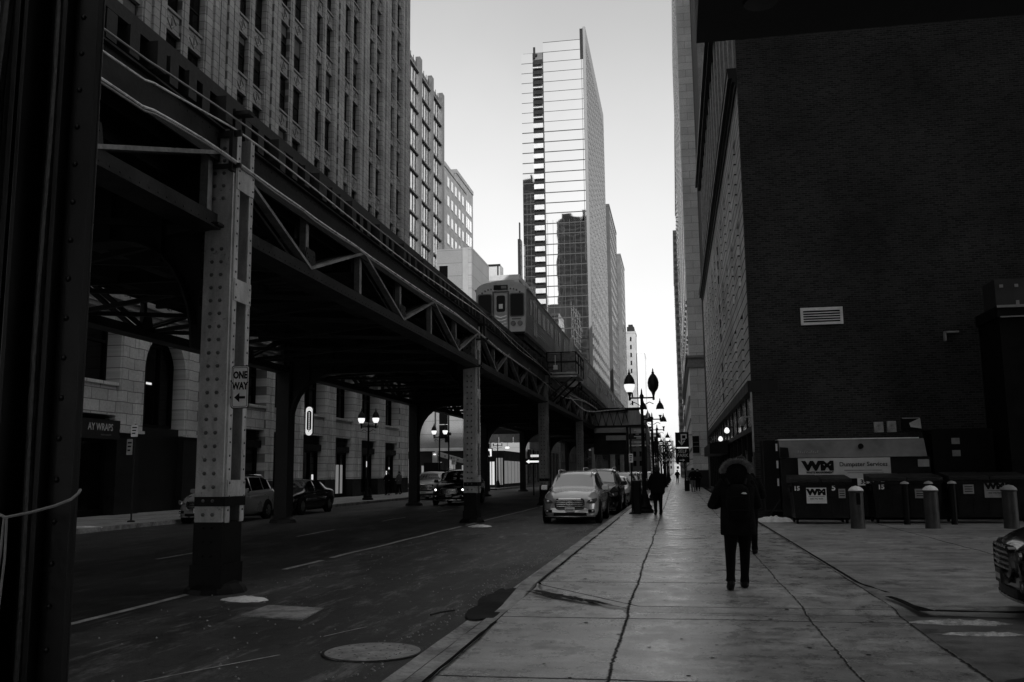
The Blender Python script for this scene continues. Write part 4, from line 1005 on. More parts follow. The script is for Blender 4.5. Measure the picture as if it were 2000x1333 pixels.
sl.build('floor_edge', mat('slab_dark', .045, .6, .2, 1, 0), TW)
mlb = MB()
for k in range(8):
    x = -33.4 + 1.55 * k; mlb.box(x - .035, x + .035, ty0 - .03, ty0 + .03, 2, 72)
for x in (-39.2, -38.1): mlb.box(x - .03, x + .03, ty0 - .03, ty0 + .03, 2, 80)
mlb.box(-34.05, -33.85, ty0 - .25, ty0 + .05, 0, 100); mlb.box(-22.9, -22.78, ty0 - .06, ty0 + .03, 60, 128)
mlb.build('mullion', mat('slab_dark', .045, .6, .2, 1, 0), TW)
for k in range(39):
    z = 3.0 + 3.0 * k
    if z > 119: break
    b_ = MB().box(-36.9, -34.1, ty0 - .9, ty0 + .3, z, z + .12).box(-36.9, -34.1, ty0 - .95, ty0 - .88, z, z + 1.35 if z < 100 else z + .3).build('balcony', M_WHITE if z < 96 else mat('balcony_grey', .5, .5, .1, 1, 0), TW)
    MB().box(-36.85, -34.15, ty0 - .2, ty0 + .01, z + 1.4, z + 2.85).build('opening', M_TERR_DARK, b_)
MB().box(-23.2, -22.3, ty0 - .1, ty0 + .3, 119, 128.2).build('roof_screen', M_TERR_DARK, TW)
MB().box(-36.8, -36.2, ty0 - .1, ty0 + .3, 120.5, 123.8).box(-36.2, -35.6, ty0 - .1, ty0 + .3, 121.2, 121.7).build('roof_fin', M_TERR_DARK, TW)
# pierced side wall: white wall and rows of small openings
MB().box(tx1 - .8, tx1, ty0, ty1, 0, th + .5).build('side_wall', mat('white_side_wall', .20, .6, .08, .3, 0, world=True), TW)
wmm = mesh_only(MB().box(-.95, .95, -.06, 0, 0, 1.9), 'window', mat('side_opening', .04, .3, .2, .5, 0))
locs = []
for k in range(38):
    for j in range(26): locs.append((tx1, ty0 + 2.2 + j * 2.55, 5 + 3.15 * k + (.5 if j % 2 else 0)))
windows(TW, wmm, locs, (0, 0, R(90)), 100)
bt = block('dark slab tower close behind the pierced white wall', -38, -21.2, 330, 372, 99, mat('dark_tower_skin', .05, .6, .3, .2, 0, world=True), ('+X',), (6, 3.6, 1.6), (3.2, 1.2), limit=60)
block('dark lower tower next behind the dark slab tower', -38, -20.2, 380, 410, 92, mat('mid_tower_skin', .10, .6, .3, .2, 0, world=True), ('+X',), (6, 3.6, 1.6), (3.2, 1.2), limit=60)
pl_ = thing('chimney_stack', 'thin dark vent stack rising beside the skyscraper foot', 'chimney', (-41.5, 248, 0))
MB().box(-41.3, -40.5, 246, 249, 0, 66).box(-41.1, -40.8, 247, 248, 66, 71).build('stack', M_STEELD, pl_)
# far white towers at the end of the street
block('bright white far tower with small square windows', -31, -17.5, 420, 450, 64.3, mat('bright_white_wall', .75, .7, .08, .2, 0, world=True), ('-Y',), (6, 4.4, 1.9), (2.2, 1.0), limit=80)
sp2 = block('slim stepped far tower with a dark cap', -20.6, -16.2, 414, 426, 64, mat('far_grey_wall', .33, .7, .2, .2, 0, world=True), ('-Y',), (6, 3.6, 1.8), (1.5, .7), limit=50)
MB().box(-20.0, -16.8, 414.3, 424, 64.35, 66.5).box(-19.4, -17.4, 415, 422, 66.5, 67.6).build('cap', M_STEELD, sp2)
block('low white far building right of the stepped tower', -15.6, -12.6, 416, 440, 55, mat('bright_white_wall', .75, .7, .08, .2, 0, world=True), ('-Y',), (6, 3.6, 1.6), (1.4, .6), limit=40)
block('brick corner building past the station bridge', -23, -15.2, 300, 330, 21.5, M_BRICKX, ('-Y', '+X'), (4, 3.6, 1.8), (2.4, 1.2), limit=40)
block('grey corner building just behind the lamp tops', -26, -10.5, 362, 390, 25, mat('far_dark_wall', .12, .7, .2, .2, 0, world=True), ('-Y',), (4, 3.6, 1.8), (2.4, 1.2), limit=40)
for i, (x, y, h) in enumerate(((-24, 460, 22), (-22, 520, 18), (-23, 600, 26))):
    block(['long low dark building beyond the grey corner building', 'smaller far building down the street, left side', 'farthest building closing the left side of the street'][i], x - 20, x + 3 + i * 5, y, y + 50, h, mat('far_dark_wall', .12, .7, .2, .2, 0, world=True), ('-Y',), (4, 3.6, 1.8), (3, 1.4), limit=20)
block('dark building filling the left side beyond the low pale one', -45, -24, 152, 244, 24, M_BRICKY, ('+X',), (4, 3.8, 2), (4, 1.6), limit=40)

# ------------------------------------------------------------------ right: brick and limestone building
RX = 2.75
RB = thing('brick_building', 'huge dark brick building on the right with coursed limestone street front', 'building', (8, 40, 0))
MB().box(RX, 30, 34.0, 34.3, 0, 27).build('brick_wall', M_BRICKX, RB)
MB().box(RX + .9, 30, 34.3, 80, 0, 26).build('core', M_TERR_DARK, RB)
WR = [(5.5, 7.75), (8.9, 11.5), (12.2, 14.9)]
fb = MB(); wl_ = []
ys = [36.6 + 4.05 * k for k in range(11)]
prev = 34.3
for y in ys + [80]:
    fb.box(RX, RX + .9, prev, y, 4.85, 16.1) if y != 80 else fb.box(RX, RX + .9, prev, 80, 4.85, 16.1)
    if y == 80: break
    zz = 4.85
    for a, b_ in WR:
        fb.box(RX, RX + .9, y, y + 1.2, zz, a); zz = b_; wl_.append((RX + .55, y + .6, a, b_))
    fb.box(RX, RX + .9, y, y + 1.2, zz, 16.1); prev = y + 1.2
fb.build('limestone_front', M_COURSE, RB)
for (a, b_) in WR:
    me = mesh_only(MB().box(-.6, .6, -.02, .02, 0, b_ - a).box(-.6, .6, -.05, -.02, (b_ - a) * .5 - .04, (b_ - a) * .5 + .04), 'window', M_GLASSD)
    for (x, y, z0, z1) in wl_:
        if z0 == a: inst('window', me, RB, (x, y, z0), (0, 0, R(-90)))
cn = MB()
for z0, z1, o in ((16.1, 16.3, .08), (16.3, 16.45, .18), (16.45, 16.75, .32), (16.75, 16.85, .36)): cn.box(RX - o, RX + .9, 34.31, 80, z0, z1)
cn.box(RX - .14, RX + .9, 33.99, 80, 4.45, 4.85)
cn.build('cornice', M_STEELD, RB)
up = MB(); up.box(RX + .35, RX + .9, 34.3, 80, 16.85, 18.2); up.box(RX + .35, RX + .9, 34.3, 80, 24.3, 26)
for k in range(17): y = 34.3 + 2.8 * k; up.box(RX + .15, RX + .9, y, y + .75, 16.85, 26)
for k in range(16):
    y = 34.3 + 2.8 * k + .75; c = y + 1.02
    poly = [(y, 24.3), (y, 23)] + [(c - 1.02 * math.cos(R(t)), 23 + 1.02 * math.sin(R(t))) for t in range(10, 171, 20)] + [(y + 2.05, 23), (y + 2.05, 24.3)]
    up.prism(poly, 'X', RX + .4, RX + .85)
up.build('arcade', M_STONEO, RB); 
cn = MB()
for z0, z1, o in ((26, 26.3, .1), (26.3, 26.8, .3)): cn.box(RX - o, 30, 34.0, 80, z0, z1)
cn.build('roof_cornice', M_STEELD, RB)
# shopfront along the pavement
M_TRANS = mat('shop_transom', .20, .2, .4, 1.2, 0, world=True)
tr = MB()
for k in range(15): y = 34.35 + 3 * k; tr.box(RX + .05, RX + .1, y, y + 2.85, 3.25, 4.44)
tr.build('transom_panel', M_TRANS, RB)
sf = MB().box(RX - .05, RX + .2, 34.31, 80, 3.05, 3.24).box(RX, RX + .3, 34.31, 80, 0, .4)
for k in range(16): y = 34.35 + 3 * k - .07; sf.box(RX - .0, RX + .2, y, y + .14, .4, 4.44)
sf.build('shop_frame', M_BLACK, RB)
for k in range(15):
    y = 34.42 + 3 * k; MB().box(RX + .12, RX + .16, y, y + 2.86, .4, 3.05).build('shop_window', M_GLASSD, RB)
cur = MB(); rc = random.Random(5)
for k in range(46):
    y = 36 + k * .42 + rc.uniform(0, .2); cur.box(RX + .112, RX + .118, y, y + rc.uniform(.03, .12), rc.uniform(.6, 1.0), rc.uniform(1.9, 2.5))
cur.build('curtain', mat('pale_curtain', .28, .7, .5, 2, 0), RB)
MB().box(RX - .06, RX - .0, 34.0, 34.12, 2.3, 4.44).build('drainpipe', M_SIGNG, RB)
for i, (y, z, r_) in enumerate(((34.9, 3.42, .15), (45.5, 3.55, .13), (52.2, 3.38, .13), (62.0, 3.3, .12))):
    l = thing('wall_lamp', ['bulbous lamp on a bracket at the corner of the brick building', 'small lit bulb lamp above the middle of the shopfront', 'second small lit bulb lamp further along the shopfront', 'farthest tiny bulb lamp along the shopfront'][i], 'lamp', (RX - .3, y, z - .2), 'lamps on the shopfront')
    MB().lathe([(.0001, -r_), (r_ * .75, -r_ * .7), (r_, 0), (r_ * .7, r_ * .8), (r_ * .3, r_ * 1.2)], 12, (RX - .32, y, z)).build('globe', M_LAMPD if i == 0 else M_LAMP, l, smooth=True)
    MB().box(RX - .34, RX, y - .02, y + .02, z + r_ * 1.1, z + r_ * 1.1 + .05).build('bracket', M_SIGNG if i == 0 else M_BLACK, l)
an = thing('awning', 'black box awning projecting over the shopfront', 'awning', (RX, 56, 3))
MB().prism([(RX - 1.0, 2.55), (RX - 1.0, 3.1), (RX - .06, 3.25), (RX - .06, 2.55)], 'Y', 50, 60).build('canvas', M_BLACK, an)
fp_ = MB().prism([(RX - .0, 3.0), (RX - .55, 2.35), (RX - .55, 2.3), (RX, 2.95)], 'Y', 34.4, 37.2)
# taller buildings beyond
R2 = block('tall windowless brick tower rising behind the arcade floors', RX + .35, 30, 80.02, 94.8, 62, M_BRICKX, (), name='brick_tower')
SB = thing('limestone_tower', 'tall smooth limestone tower with a projecting stone base and ledge, right side', 'building', (8, 110, 0))
MB().box(1.62, 30, 95, 150, 1.75, 70).build('wall', M_LIME, SB)
MB().box(1.55, 30, 94.93, 150.05, -.1, 1.75).build('plinth', M_TERR_DARK, SB)
mb = MB()
for z0, z1, o in ((12.1, 12.35, .25), (12.35, 13.05, .12), (13.05, 13.3, .35)): mb.box(1.62 - o, 30, 95 - o, 150, z0, z1)
mb.build('ledge', M_STONEO, SB)
mb = MB()
for k in range(30):
    y = 96 + 1.8 * k; mb.box(1.45, 1.62, y, y + .5, 8.6, 9.3)
    if k % 2 == 0:
        for z in (4, 7, 15.5, 19.2): mb.box(1.5, 1.62, y, y + .9, z - .25, z)
mb.build('corbel', M_STONEO, SB)
me = mesh_only(MB().box(-.55, .55, -.03, .0, 0, 2.0), 'window', M_GLASSD)
windows(SB, me, [(1.62, 97 + 2.7 * j, 14.5 + 3.7 * k) for k in range(14) for j in range(19)], (0, 0, R(-90)), 90)
nb = thing('name_board', 'tall black notice board fixed to the limestone tower wall', 'sign', (1.95, 94.9, 3.4))
MB().box(1.66, 2.32, 94.86, 94.98, 3.45, 5.15).build('board', M_BLACK, nb); MB().box(1.72, 2.26, 94.85, 94.858, 4.1, 4.14).box(1.72, 2.26, 94.85, 94.858, 4.5, 4.53).build('line', M_SIGNG, nb)
block('darker tower farther along, with bright window dots', 1.9, 30, 152, 230, 66, mat('far_side_skin', .10, .7, .2, .3, 0, world=True), ('-X',), (6, 3.7, 1.4), (3.4, 1.0), wm=M_GLASSM, limit=90)
block('far grey tower showing a thin edge left of the dark one', 1.2, 30, 232, 300, 62, M_LIMEY, ('-X',), (6, 3.7, 1.4), (4, 1.2), limit=60)
block('farthest low building at the end of the right pavement', 1.8, 30, 302, 480, 30, M_BRICKY, ('-X',), (6, 3.7, 1.4), (5, 1.4), limit=40)
# self-park sign
ps = thing('parking_sign', 'dark hanging sign with a big P arrow above the words SELF PARK', 'sign', (.6, 94, 2.4))
MB().box(-.05, 1.28, 93.9, 94.1, 4.05, 5.5).build('board', M_BLACK, ps)
MB().box(-.05, 1.28, 93.9, 94.1, 2.5, 3.9).build('lower_board', M_BLACK, ps)
MB().box(1.28, 1.62, 93.97, 94.03, 5.2, 5.26).box(1.28, 1.62, 93.97, 94.03, 2.8, 2.86).build('bracket', M_BLACK, ps)
P = MB().box(.50, .62, 93.87, 93.89, 4.35, 5.32).box(.62, 1.08, 93.87, 93.89, 5.20, 5.32).box(.96, 1.08, 93.87, 93.89, 4.88, 5.20).box(.62, .96, 93.87, 93.89, 4.76, 4.88)
P.add([(.22, 93.87, 4.62), (.30, 93.87, 4.70), (.56, 93.87, 4.40), (.82, 93.87, 4.70), (.90, 93.87, 4.62), (.56, 93.87, 4.20)], [(0, 1, 2, 5), (2, 3, 4, 5)])
P.build('arrow_letter', M_SIGN, ps)
text(ps, 'SELF', .46, (.62, 93.88, 3.62), '-Y', M_SIGN); text(ps, 'PARK', .46, (.62, 93.88, 3.2), '-Y', M_SIGN)
MB().add([(.3, 93.88, 2.78), (.62, 93.88, 2.78), (.62, 93.88, 2.70), (.3, 93.88, 2.70), (.62, 93.88, 2.88), (.84, 93.88, 2.74), (.62, 93.88, 2.60)], [(0, 1, 2, 3), (4, 5, 6)]).build('arrow', M_SIGN, ps)
MB().box(.1, 1.2, 93.88, 93.9, 3.92, 4.02).build('light_strip', M_SHOP, ps)
# overhead canopy of the building beside us
OC = thing('office_canopy', 'flat dark concrete canopy overhead at the top right, with a round recessed light', 'canopy', (10, 0, 0))
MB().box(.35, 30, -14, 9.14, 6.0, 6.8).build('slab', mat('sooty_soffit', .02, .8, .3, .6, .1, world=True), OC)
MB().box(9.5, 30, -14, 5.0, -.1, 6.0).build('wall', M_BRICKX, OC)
MB().box(.35, 30, -14, 2, 6.81, 125).build('shade_storeys', M_BRICKX, OC)  # unseen storeys, made this tall to keep the sun off the street
MB().lathe([(.16, 5.985), (.15, 5.96), (.0001, 5.955)], 20, (.92, 8.35, 0)).build('recessed_light', M_TERR_DARK, OC)
mb = MB(); mb.box(3.9, 3.92, -14, 9.1, 5.99, 6.0).box(7, 7.02, -14, 9.1, 5.99, 6.0).box(.4, 20, 7.0, 7.02, 5.99, 6.0); mb.build('panel_joint', M_BLACK, OC)
# buildings behind us: they close the street, are mirrored in the tower, the right block added for shade
for (lab, x0, x1, y0, y1, h) in (('tall tower behind the viewer, mirrored in the skyscraper glass', -67, -46, -70, -40, 153), ('second tower behind the viewer, mirrored at the left edge of the glass', -91, -78, -70, -40, 176), ('unseen tall block added behind the camera on the right to shade the street', 4, 90, -95, -16, 80), ('far block closing the street behind the camera', -24, 1, -200, -160, 80)):
    t = thing('rear_building', lab, 'building', ((x0 + x1) / 2, (y0 + y1) / 2, 0))
    wq = MB().box(x0, x1, y0, y1, 0, h)
    if h > 100: wq.box(x0 + 3, x0 + 9, y0 + 2, y1 - 2, h, h + 5).box(x0 + 6, x1 - 2, y0 + 2, y1 - 3, h, h + 2.5).box(x1 - 5, x1 - 3, y0 + 3, y1 - 3, h, h + 8)
    wq.build('wall', mat('rear_skin', .05, .6, .7, .05, 0, world=True, stretch=(2, 2, .3)), t)
    r2 = MB(); z = 6
    while z < h - 3: r2.box(x0 + 1, x1 - 1, y1, y1 + .04, z, z + 1.0); z += 3.6
    for k in range(int((x1 - x0) / 7)): r2.box(x0 + 3 + 7 * k, x0 + 4.2 + 7 * k, y1, y1 + .1, h * .3, h - 4 - 5 * (k % 3))
    r2.build('window_band', mat('rear_window_band', .12, .5, .6, .05, 0, world=True), t)

# ------------------------------------------------------------------ vehicles
def smooth(a, n=2):
    for _ in range(n): a = [a[0]] + [(a[i - 1] + 2 * a[i] + a[i + 1]) / 4 for i in range(1, len(a) - 1)] + [a[-1]]
    return a
PROF = {
 'suv': [(0, .70, .34, .62, .74, .50), (.012, .86, .26, .70, .86, .60), (.04, .94, .23, .80, .95, .68), (.10, .98, .22, .93, 1.03, .74), (.20, 1., .22, 1.00, 1.10, .78), (.255, 1., .22, 1.03, 1.15, .79), (.30, 1., .22, 1.05, 1.32, .76), (.36, 1., .22, 1.06, 1.56, .70), (.41, 1., .22, 1.07, 1.66, .68), (.55, 1., .22, 1.09, 1.71, .68), (.75, 1., .22, 1.12, 1.70, .67), (.88, .99, .24, 1.15, 1.62, .65), (.95, .97, .28, 1.15, 1.36, .68), (.985, .94, .30, 1.10, 1.18, .70), (1., .86, .36, 1.0, 1.08, .66)],
 'sedan': [(0, .70, .30, .55, .62, .52), (.012, .86, .24, .62, .72, .62), (.04, .94, .20, .70, .80, .70), (.12, .98, .19, .82, .90, .76), (.22, 1., .19, .88, .97, .79), (.28, 1., .19, .92, 1.02, .80), (.34, 1., .19, .94, 1.20, .74), (.41, 1., .19, .95, 1.38, .66), (.48, 1., .19, .96, 1.45, .63), (.62, 1., .19, .98, 1.45, .63), (.72, 1., .19, 1.0, 1.36, .65), (.82, .99, .20, 1.0, 1.14, .72), (.88, .98, .22, .99, 1.07, .76), (.97, .95, .26, .96, 1.03, .74), (1., .86, .34, .86, .92, .68)],
 'truck': [(0, .80, .45, .85, .95, .66), (.012, .90, .38, .95, 1.08, .74), (.04, .95, .34, 1.05, 1.16, .80), (.12, .98, .33, 1.12, 1.22, .84), (.24, 1., .33, 1.16, 1.27, .86), (.27, 1., .33, 1.18, 1.40, .82), (.32, 1., .33, 1.20, 1.72, .74), (.38, 1., .33, 1.2, 1.84, .72), (.55, 1., .33, 1.2, 1.86, .72), (.60, 1., .33, 1.2, 1.6, .76), (.61, 1., .33, 1.2, 1.24, .9), (.98, 1., .34, 1.2, 1.22, .9), (1., .95, .4, 1.1, 1.15, .85)],
}
def car(name, label, cat, L, Wd, style, paint, loc, rz=0, hs=1., lights=False, group=None, grille='slats', detail=2, base=None):
    """front at local -Y end; y=0 is the front bumper"""
    t = bpy.data.objects.new(name, None); COL.objects.link(t)
    K = PROF[style]; N = 64; ss = [i / N for i in range(N + 1)]; ss = [0, .004, .01, .018] + ss[2:-1] + [.992, 1.]
    cols = []
    for c in range(1, 6):
        v = []
        for s in ss:
            for a, b_ in zip(K[:-1], K[1:]):
                if a[0] <= s <= b_[0]: q = (s - a[0]) / (b_[0] - a[0]); v.append(a[c] + (b_[c] - a[c]) * q); break
        cols.append(smooth(v, 2))
    hw = Wd / 2; rings = []
    for i, s in enumerate(ss):
        w, zb, zh, zt, wt = [c[i] for c in cols]; zb *= hs; zh *= hs; zt *= hs; w *= hw; wt *= hw; wt = min(wt, w * .93)
        glass = zt - zh
        p = [(0, zb), (.82 * w, zb), (.95 * w, zb + .06), (.995 * w, zb + .2), (w, (zb + zh) / 2), (.985 * w, zh - .16), (.965 * w, zh - .05), (.92 * w, zh)]
        e = (.90 * w, zh + .02 + .05 * glass); g = (wt + (.90 * w - wt) * .12, zh + .90 * glass)
        p += [e, g, (wt * .93, zt - .035 * min(1, glass * 3)), (wt * .78, zt - .012), (wt * .4, zt + .012), (0, zt + .018)]
        y = s * L
        # plan curvature: the nose and tail curve back towards the corners
        ring = []
        for x, z in p:
            fx = abs(x) / hw; k = max(0, 1 - s / .12) if s < .5 else -max(0, 1 - (1 - s) / .1)
            ring.append((x, y + .16 * k * fx ** 2.5 * (1 if s < .5 else 1), z))
        full = ring + [(-x, yy, z) for x, yy, z in ring[-2:0:-1]]
        rings.append(full)
    n = len(rings[0]); sg = {'body': MB(), 'windscreen': MB(), 'rear_window': MB()}
    topi = [c for c in range(n)]
    cowl = next(s[0] for s in K if s[4] - s[3] > .2 and s[0] > .2) - .035; rs_ = next(s[0] for s in K if s[4] - s[3] > .45); re_ = [s[0] for s in K if s[4] - s[3] > .42][-1]; tail = [s[0] for s in K if s[4] - s[3] > .16][-1]
    roof0 = rs_ + .01
    for i in range(len(rings) - 1):
        s = (ss[i] + ss[i + 1]) / 2
        for k in range(n):
            k2 = (k + 1) % n; kk = min(k, n - 1 - k) if k < n else k
            kk = k if k <= 12 else 25 - k          # mirrored index of the strip
            part = 'body'
            if kk in (10, 11, 12) and cowl < s < roof0: part = 'windscreen'
            elif kk in (10, 11, 12) and re_ < s < tail + .01 and style != 'truck': part = 'rear_window'
            elif kk == 8 and cowl + .05 < s < (tail - .015 if style != 'truck' else .575):
                mid = (.515, .53) if style != 'sedan' else (.50, .515)
                gaps = [mid] + ([(.735, .755)] if style == 'suv' else [(.69, .70)] if style == 'sedan' else [])
                if not any(a < s < b_ for a, b_ in gaps): part = 'side_window%d%d' % (k <= 12, sum(s > b_ for a, b_ in gaps))
            q = [rings[i][k], rings[i][k2], rings[i + 1][k2], rings[i + 1][k]]
            sg.setdefault(part, MB()).add(q, [(0, 1, 2, 3)])
    def weld(mb):
        d = {}; vs = []; fs = []
        for f in mb.f:
            idx = []
            for j in f:
                key = tuple(round(c, 4) for c in mb.v[j])
                if key not in d: d[key] = len(vs); vs.append(mb.v[j])
                if not idx or idx[-1] != d[key]: idx.append(d[key])
            if len(set(idx)) >= 3: fs.append(tuple(dict.fromkeys(idx)))
        m2 = MB(); m2.v = vs; m2.f = fs; return m2
    bd = weld(sg['body']); bd.f.append(tuple(range(0, 0)))if False else None
    bo = bd.build('body', paint, t, smooth=True, angle=50)
    for r_, nm in ((rings[0], 'front_panel'), (rings[-1], 'tail_panel')): MB().add(r_, [tuple(range(n))]).build(nm, paint, t)
    for p in [x for x in sg if x != 'body']:
        if sg[p].f: weld(sg[p]).build(p.rstrip('0123456789'), M_WSCR if p == 'windscreen' else M_GLASSD, t, smooth=True)
    # cabin floor block so no light leaks, wheel wells
    wr = .36 * hs if style != 'truck' else .40; ax = (.175 * L, .79 * L)
    for y in ax:
        for s in (-1, 1):
            wl = MB().lathe([(.0001, 0), (wr + .07, 0), (wr + .07, .012), (.0001, .012)], 24, (s * (hw + .004) - (.012 if s > 0 else 0), y, wr), 'X').build('wheel_arch', M_BLACK, t)
            w = MB().lathe([(wr * .55, -.1), (wr * .93, -.11), (wr, -.08), (wr, .08), (wr * .93, .11), (wr * .62, .115), (wr * .60, .07), (.0001, .07)] if s > 0 else [(.0001, -.07), (wr * .60, -.07), (wr * .62, -.115), (wr * .93, -.11), (wr, -.08), (wr, .08), (wr * .93, .11), (wr * .55, .1)], 24, (s * (hw - .07), y, wr), 'X').build('wheel', M_RUBBER, t, smooth=True)
            rm = MB()
            for k in range(10):
                a = 2 * math.pi * k / 10; rm.bar((s * (hw + .022), y, wr), (s * (hw + .028), y + wr * .6 * math.cos(a), wr + wr * .6 * math.sin(a)), .022, .035, (1, 0, 0))
            rm.lathe([(wr * .56, -.01), (wr * .62, -.01), (wr * .62, .012), (wr * .56, .012)], 24, (s * (hw + .02), y, wr), 'X')
            rm.build('rim', M_CHROMED, w)
    MB().box(-hw * .8, hw * .8, .12 * L, .93 * L, .16 * hs, .5).build('underbody', M_BLACK, t)
    # front fascia, every piece following the curve of the nose
    def cv(x): return .16 * (abs(x) / hw) ** 2.5
    def cstrip(mb, x0, x1, z0, z1, y0, y1, n_=10):
        xs = [x0 + (x1 - x0) * i / n_ for i in range(n_ + 1)]
        return mb.rings([[(x, cv(x) + y0, z0), (x, cv(x) + y1, z0), (x, cv(x) + y1, z1), (x, cv(x) + y0, z1)] for x in xs])
    def cplate(poly, y0, y1, mb=None):
        return (mb or MB()).add([(x, cv(x) + y0, z) for x, z in poly] + [(x, cv(x) + y1, z) for x, z in poly], [tuple(range(len(poly)))] + [(i, (i + 1) % len(poly), len(poly) + (i + 1) % len(poly), len(poly) + i) for i in range(len(poly))])
    def fz(z): return z * hs
    top = {'suv': .80, 'sedan': .66, 'truck': 1.02}[style]
    gz0, gz1 = {'suv': (.53, .80), 'sedan': (.42, .62), 'truck': (.62, 1.0)}[style]
    gw = {'suv': .46, 'sedan': .42, 'truck': .62}[style]
    g = cstrip(MB(), -gw, gw, fz(gz0), fz(gz1), -.02, .05).build('grille', M_BLACK, t)
    sl_ = MB(); nsl = 4
    for k in range(nsl):
        z = fz(gz0 + (gz1 - gz0) * (k + .8) / (nsl + .6)); cstrip(sl_, -gw + .02, gw - .02, z - .012, z + .012, -.04, -.021)
    sl_.build('slat', M_CHROME, g)
    o1 = rr(-gw - .04, gw + .04, fz(gz0) - .05, fz(gz1) + .03, .12); i1 = rr(-gw, gw, fz(gz0), fz(gz1), .09); q = len(o1)
    MB().add([(u, cv(u) - .035, v) for u, v in o1] + [(u, cv(u) - .045, v) for u, v in i1] + [(u, cv(u) + .04, v) for u, v in o1], [(i, (i + 1) % q, q + (i + 1) % q, q + i) for i in range(q)] + [(i, (i + 1) % q, 2 * q + (i + 1) % q, 2 * q + i) for i in range(q)]).build('grille_frame', M_CHROME, g)
    if detail > 2:
        em = MB(); q = 20
        em.add([(rx * math.cos(2 * math.pi * i / q), -.052, fz((gz0 + gz1) / 2) + rz_ * math.sin(2 * math.pi * i / q)) for rx, rz_ in ((.105, .062), (.078, .042)) for i in range(q)], [(i, (i + 1) % q, q + (i + 1) % q, q + i) for i in range(q)])
        em.add([(-.035, -.052, fz((gz0 + gz1) / 2) - .05), (0, -.052, fz((gz0 + gz1) / 2) + .045), (.035, -.052, fz((gz0 + gz1) / 2) - .05), (0, -.052, fz((gz0 + gz1) / 2) + .01)], [(0, 1, 3), (1, 2, 3)])
        em.build('emblem', M_CHROME, g)
    hy = .10
    for s in (-1, 1):
        x0, x1 = gw + .10, hw * .93
        hz = fz({'suv': .74, 'sedan': .60, 'truck': .9}[style])
        pl_ = [(s * x0, hz - .04), (s * (x0 + .06), hz + .03), (s * x1, hz + .10), (s * (x1 + .01), hz + .02), (s * (x1 - .06), hz - .07), (s * (x0 + .08), hz - .07)]
        h = MB(); m_ = len(pl_)
        def yy(x): return -.045 + .20 * (abs(x) / hw) ** 2.5
        h.add([(x, yy(x), z) for x, z in pl_] + [(x, yy(x) + .1, z) for x, z in pl_], [tuple(range(m_))] + [(i, (i + 1) % m_, m_ + (i + 1) % m_, m_ + i) for i in range(m_)])
        hl = h.build('headlight', M_HLENS, t)
        cx = s * (x0 + x1) / 2
        MB().lathe([(.0001, -.012), (.045, -.006), (.05, .02)], 12, (cx, yy(cx) - .01, hz), 'Y').build('lamp', M_HEAD if lights else M_CHROME, hl)
        fgz = fz({'suv': .42, 'sedan': .32, 'truck': .55}[style])
        fo = MB().box(s * (gw + .14), s * (hw * .86), yy(gw + .3) - .02, .1, fgz - .05, fgz + .05).build('fog_light', M_BLACK, t)
        MB().lathe([(.0001, -.01), (.03, -.006), (.035, .01)], 10, (s * (gw + .3), yy(gw + .3) - .02, fgz), 'Y').build('lens', M_CHROME, fo)
        mz = cols[2][ss.index(min(ss, key=lambda q_: abs(q_ - .31)))] * hs
        mi = MB().prism(rr(s * (hw + .0) if s > 0 else -hw - .24, hw + .24 if s > 0 else -hw, mz + .02, mz + .19, .05), 'Y', .31 * L, .31 * L + .13).build('mirror', paint, t, bevel=.02)
        MB().box(s * (hw - .06), s * (hw + .03), .31 * L + .02, .31 * L + .1, mz + .03, mz + .08).build('stalk', M_BLACK, mi)
        for yb in (.36, .66):
            hd = MB().box(s * (hw - .01), s * (hw + .022), yb * L + .35, yb * L + .52, mz - .1, mz - .07).build('door_handle', M_CHROMED, t)
        if style == 'suv':
            MB().tube([(s * hw * .60, .36 * L, 1.60 * hs), (s * hw * .63, .40 * L, 1.735 * hs), (s * hw * .63, .55 * L, 1.765 * hs), (s * hw * .62, .80 * L, 1.735 * hs), (s * hw * .61, .85 * L, 1.62 * hs)], .018, 6).build('roof_rail', M_CHROME, t, smooth=True)
        MB().box(s * hw * .62, s * hw * .90, L - .06, L + .005, fz(.8), fz(1.0)).build('tail_light', mat('tail_lens', .08, .2, .1, 4, 0), t)
    cstrip(MB(), -.55, .55, fz(.27), fz(.37), -.012, .08).build('air_intake', M_BLACK, t)
    cstrip(MB(), -hw * .88, hw * .88, fz(.235), fz(.265), -.02, .12, 16).build('chin_strip', M_CHROME, t)
    lp = MB().box(-.16, .16, -.062, -.036, fz(.40), fz(.40) + .15).build('licence_plate', M_SIGN if detail > 1 else M_SIGNG, t)
    MB().box(-.13, .13, -.066, -.063, fz(.40) + .04, fz(.40) + .10).build('plate_mark', M_SIGNG, lp)
    MB().tube([(-.5, .285 * L, fz(cols[2][18]) + .02), (0, .275 * L, fz(1.08) if style == 'suv' else fz(.95))], .01, 5).build('wiper', M_BLACK, t)
    for ch in list(bpy.data.objects):
        pass
    t.location = loc; t.rotation_euler = (0, 0, rz); tag(t, label, cat, group)
    return t
def metallic_paint(name, v, rough=.28, metal=.6):
    return mat(name, v, rough, .06, .6, 0, metal=metal, coat=.8, rvar=.03)
M_CHROMED = mat('dull_alloy', .35, .3, .2, 4, 0, metal=.9)
M_HLENS = mat('headlight_lens', .10, .08, .2, 9, 0, coat=1.)
M_WSCR = glassy('windscreen_glass', .42, .05, 0, metal=1.)
P_SIL = metallic_paint('silver_paint', .66, .25, .45); P_BLK = mat('black_car_paint', .006, .15, .1, .6, 0, coat=.35, spec=.4); P_WHT = metallic_paint('white_car_paint', .6, .3, 0)
P_GRY = metallic_paint('grey_car_paint', .28, .28, .3); P_DRK = metallic_paint('charcoal_paint', .04, .2, .3)
RZ = -.05
pk = 'cars parked along the right kerb'
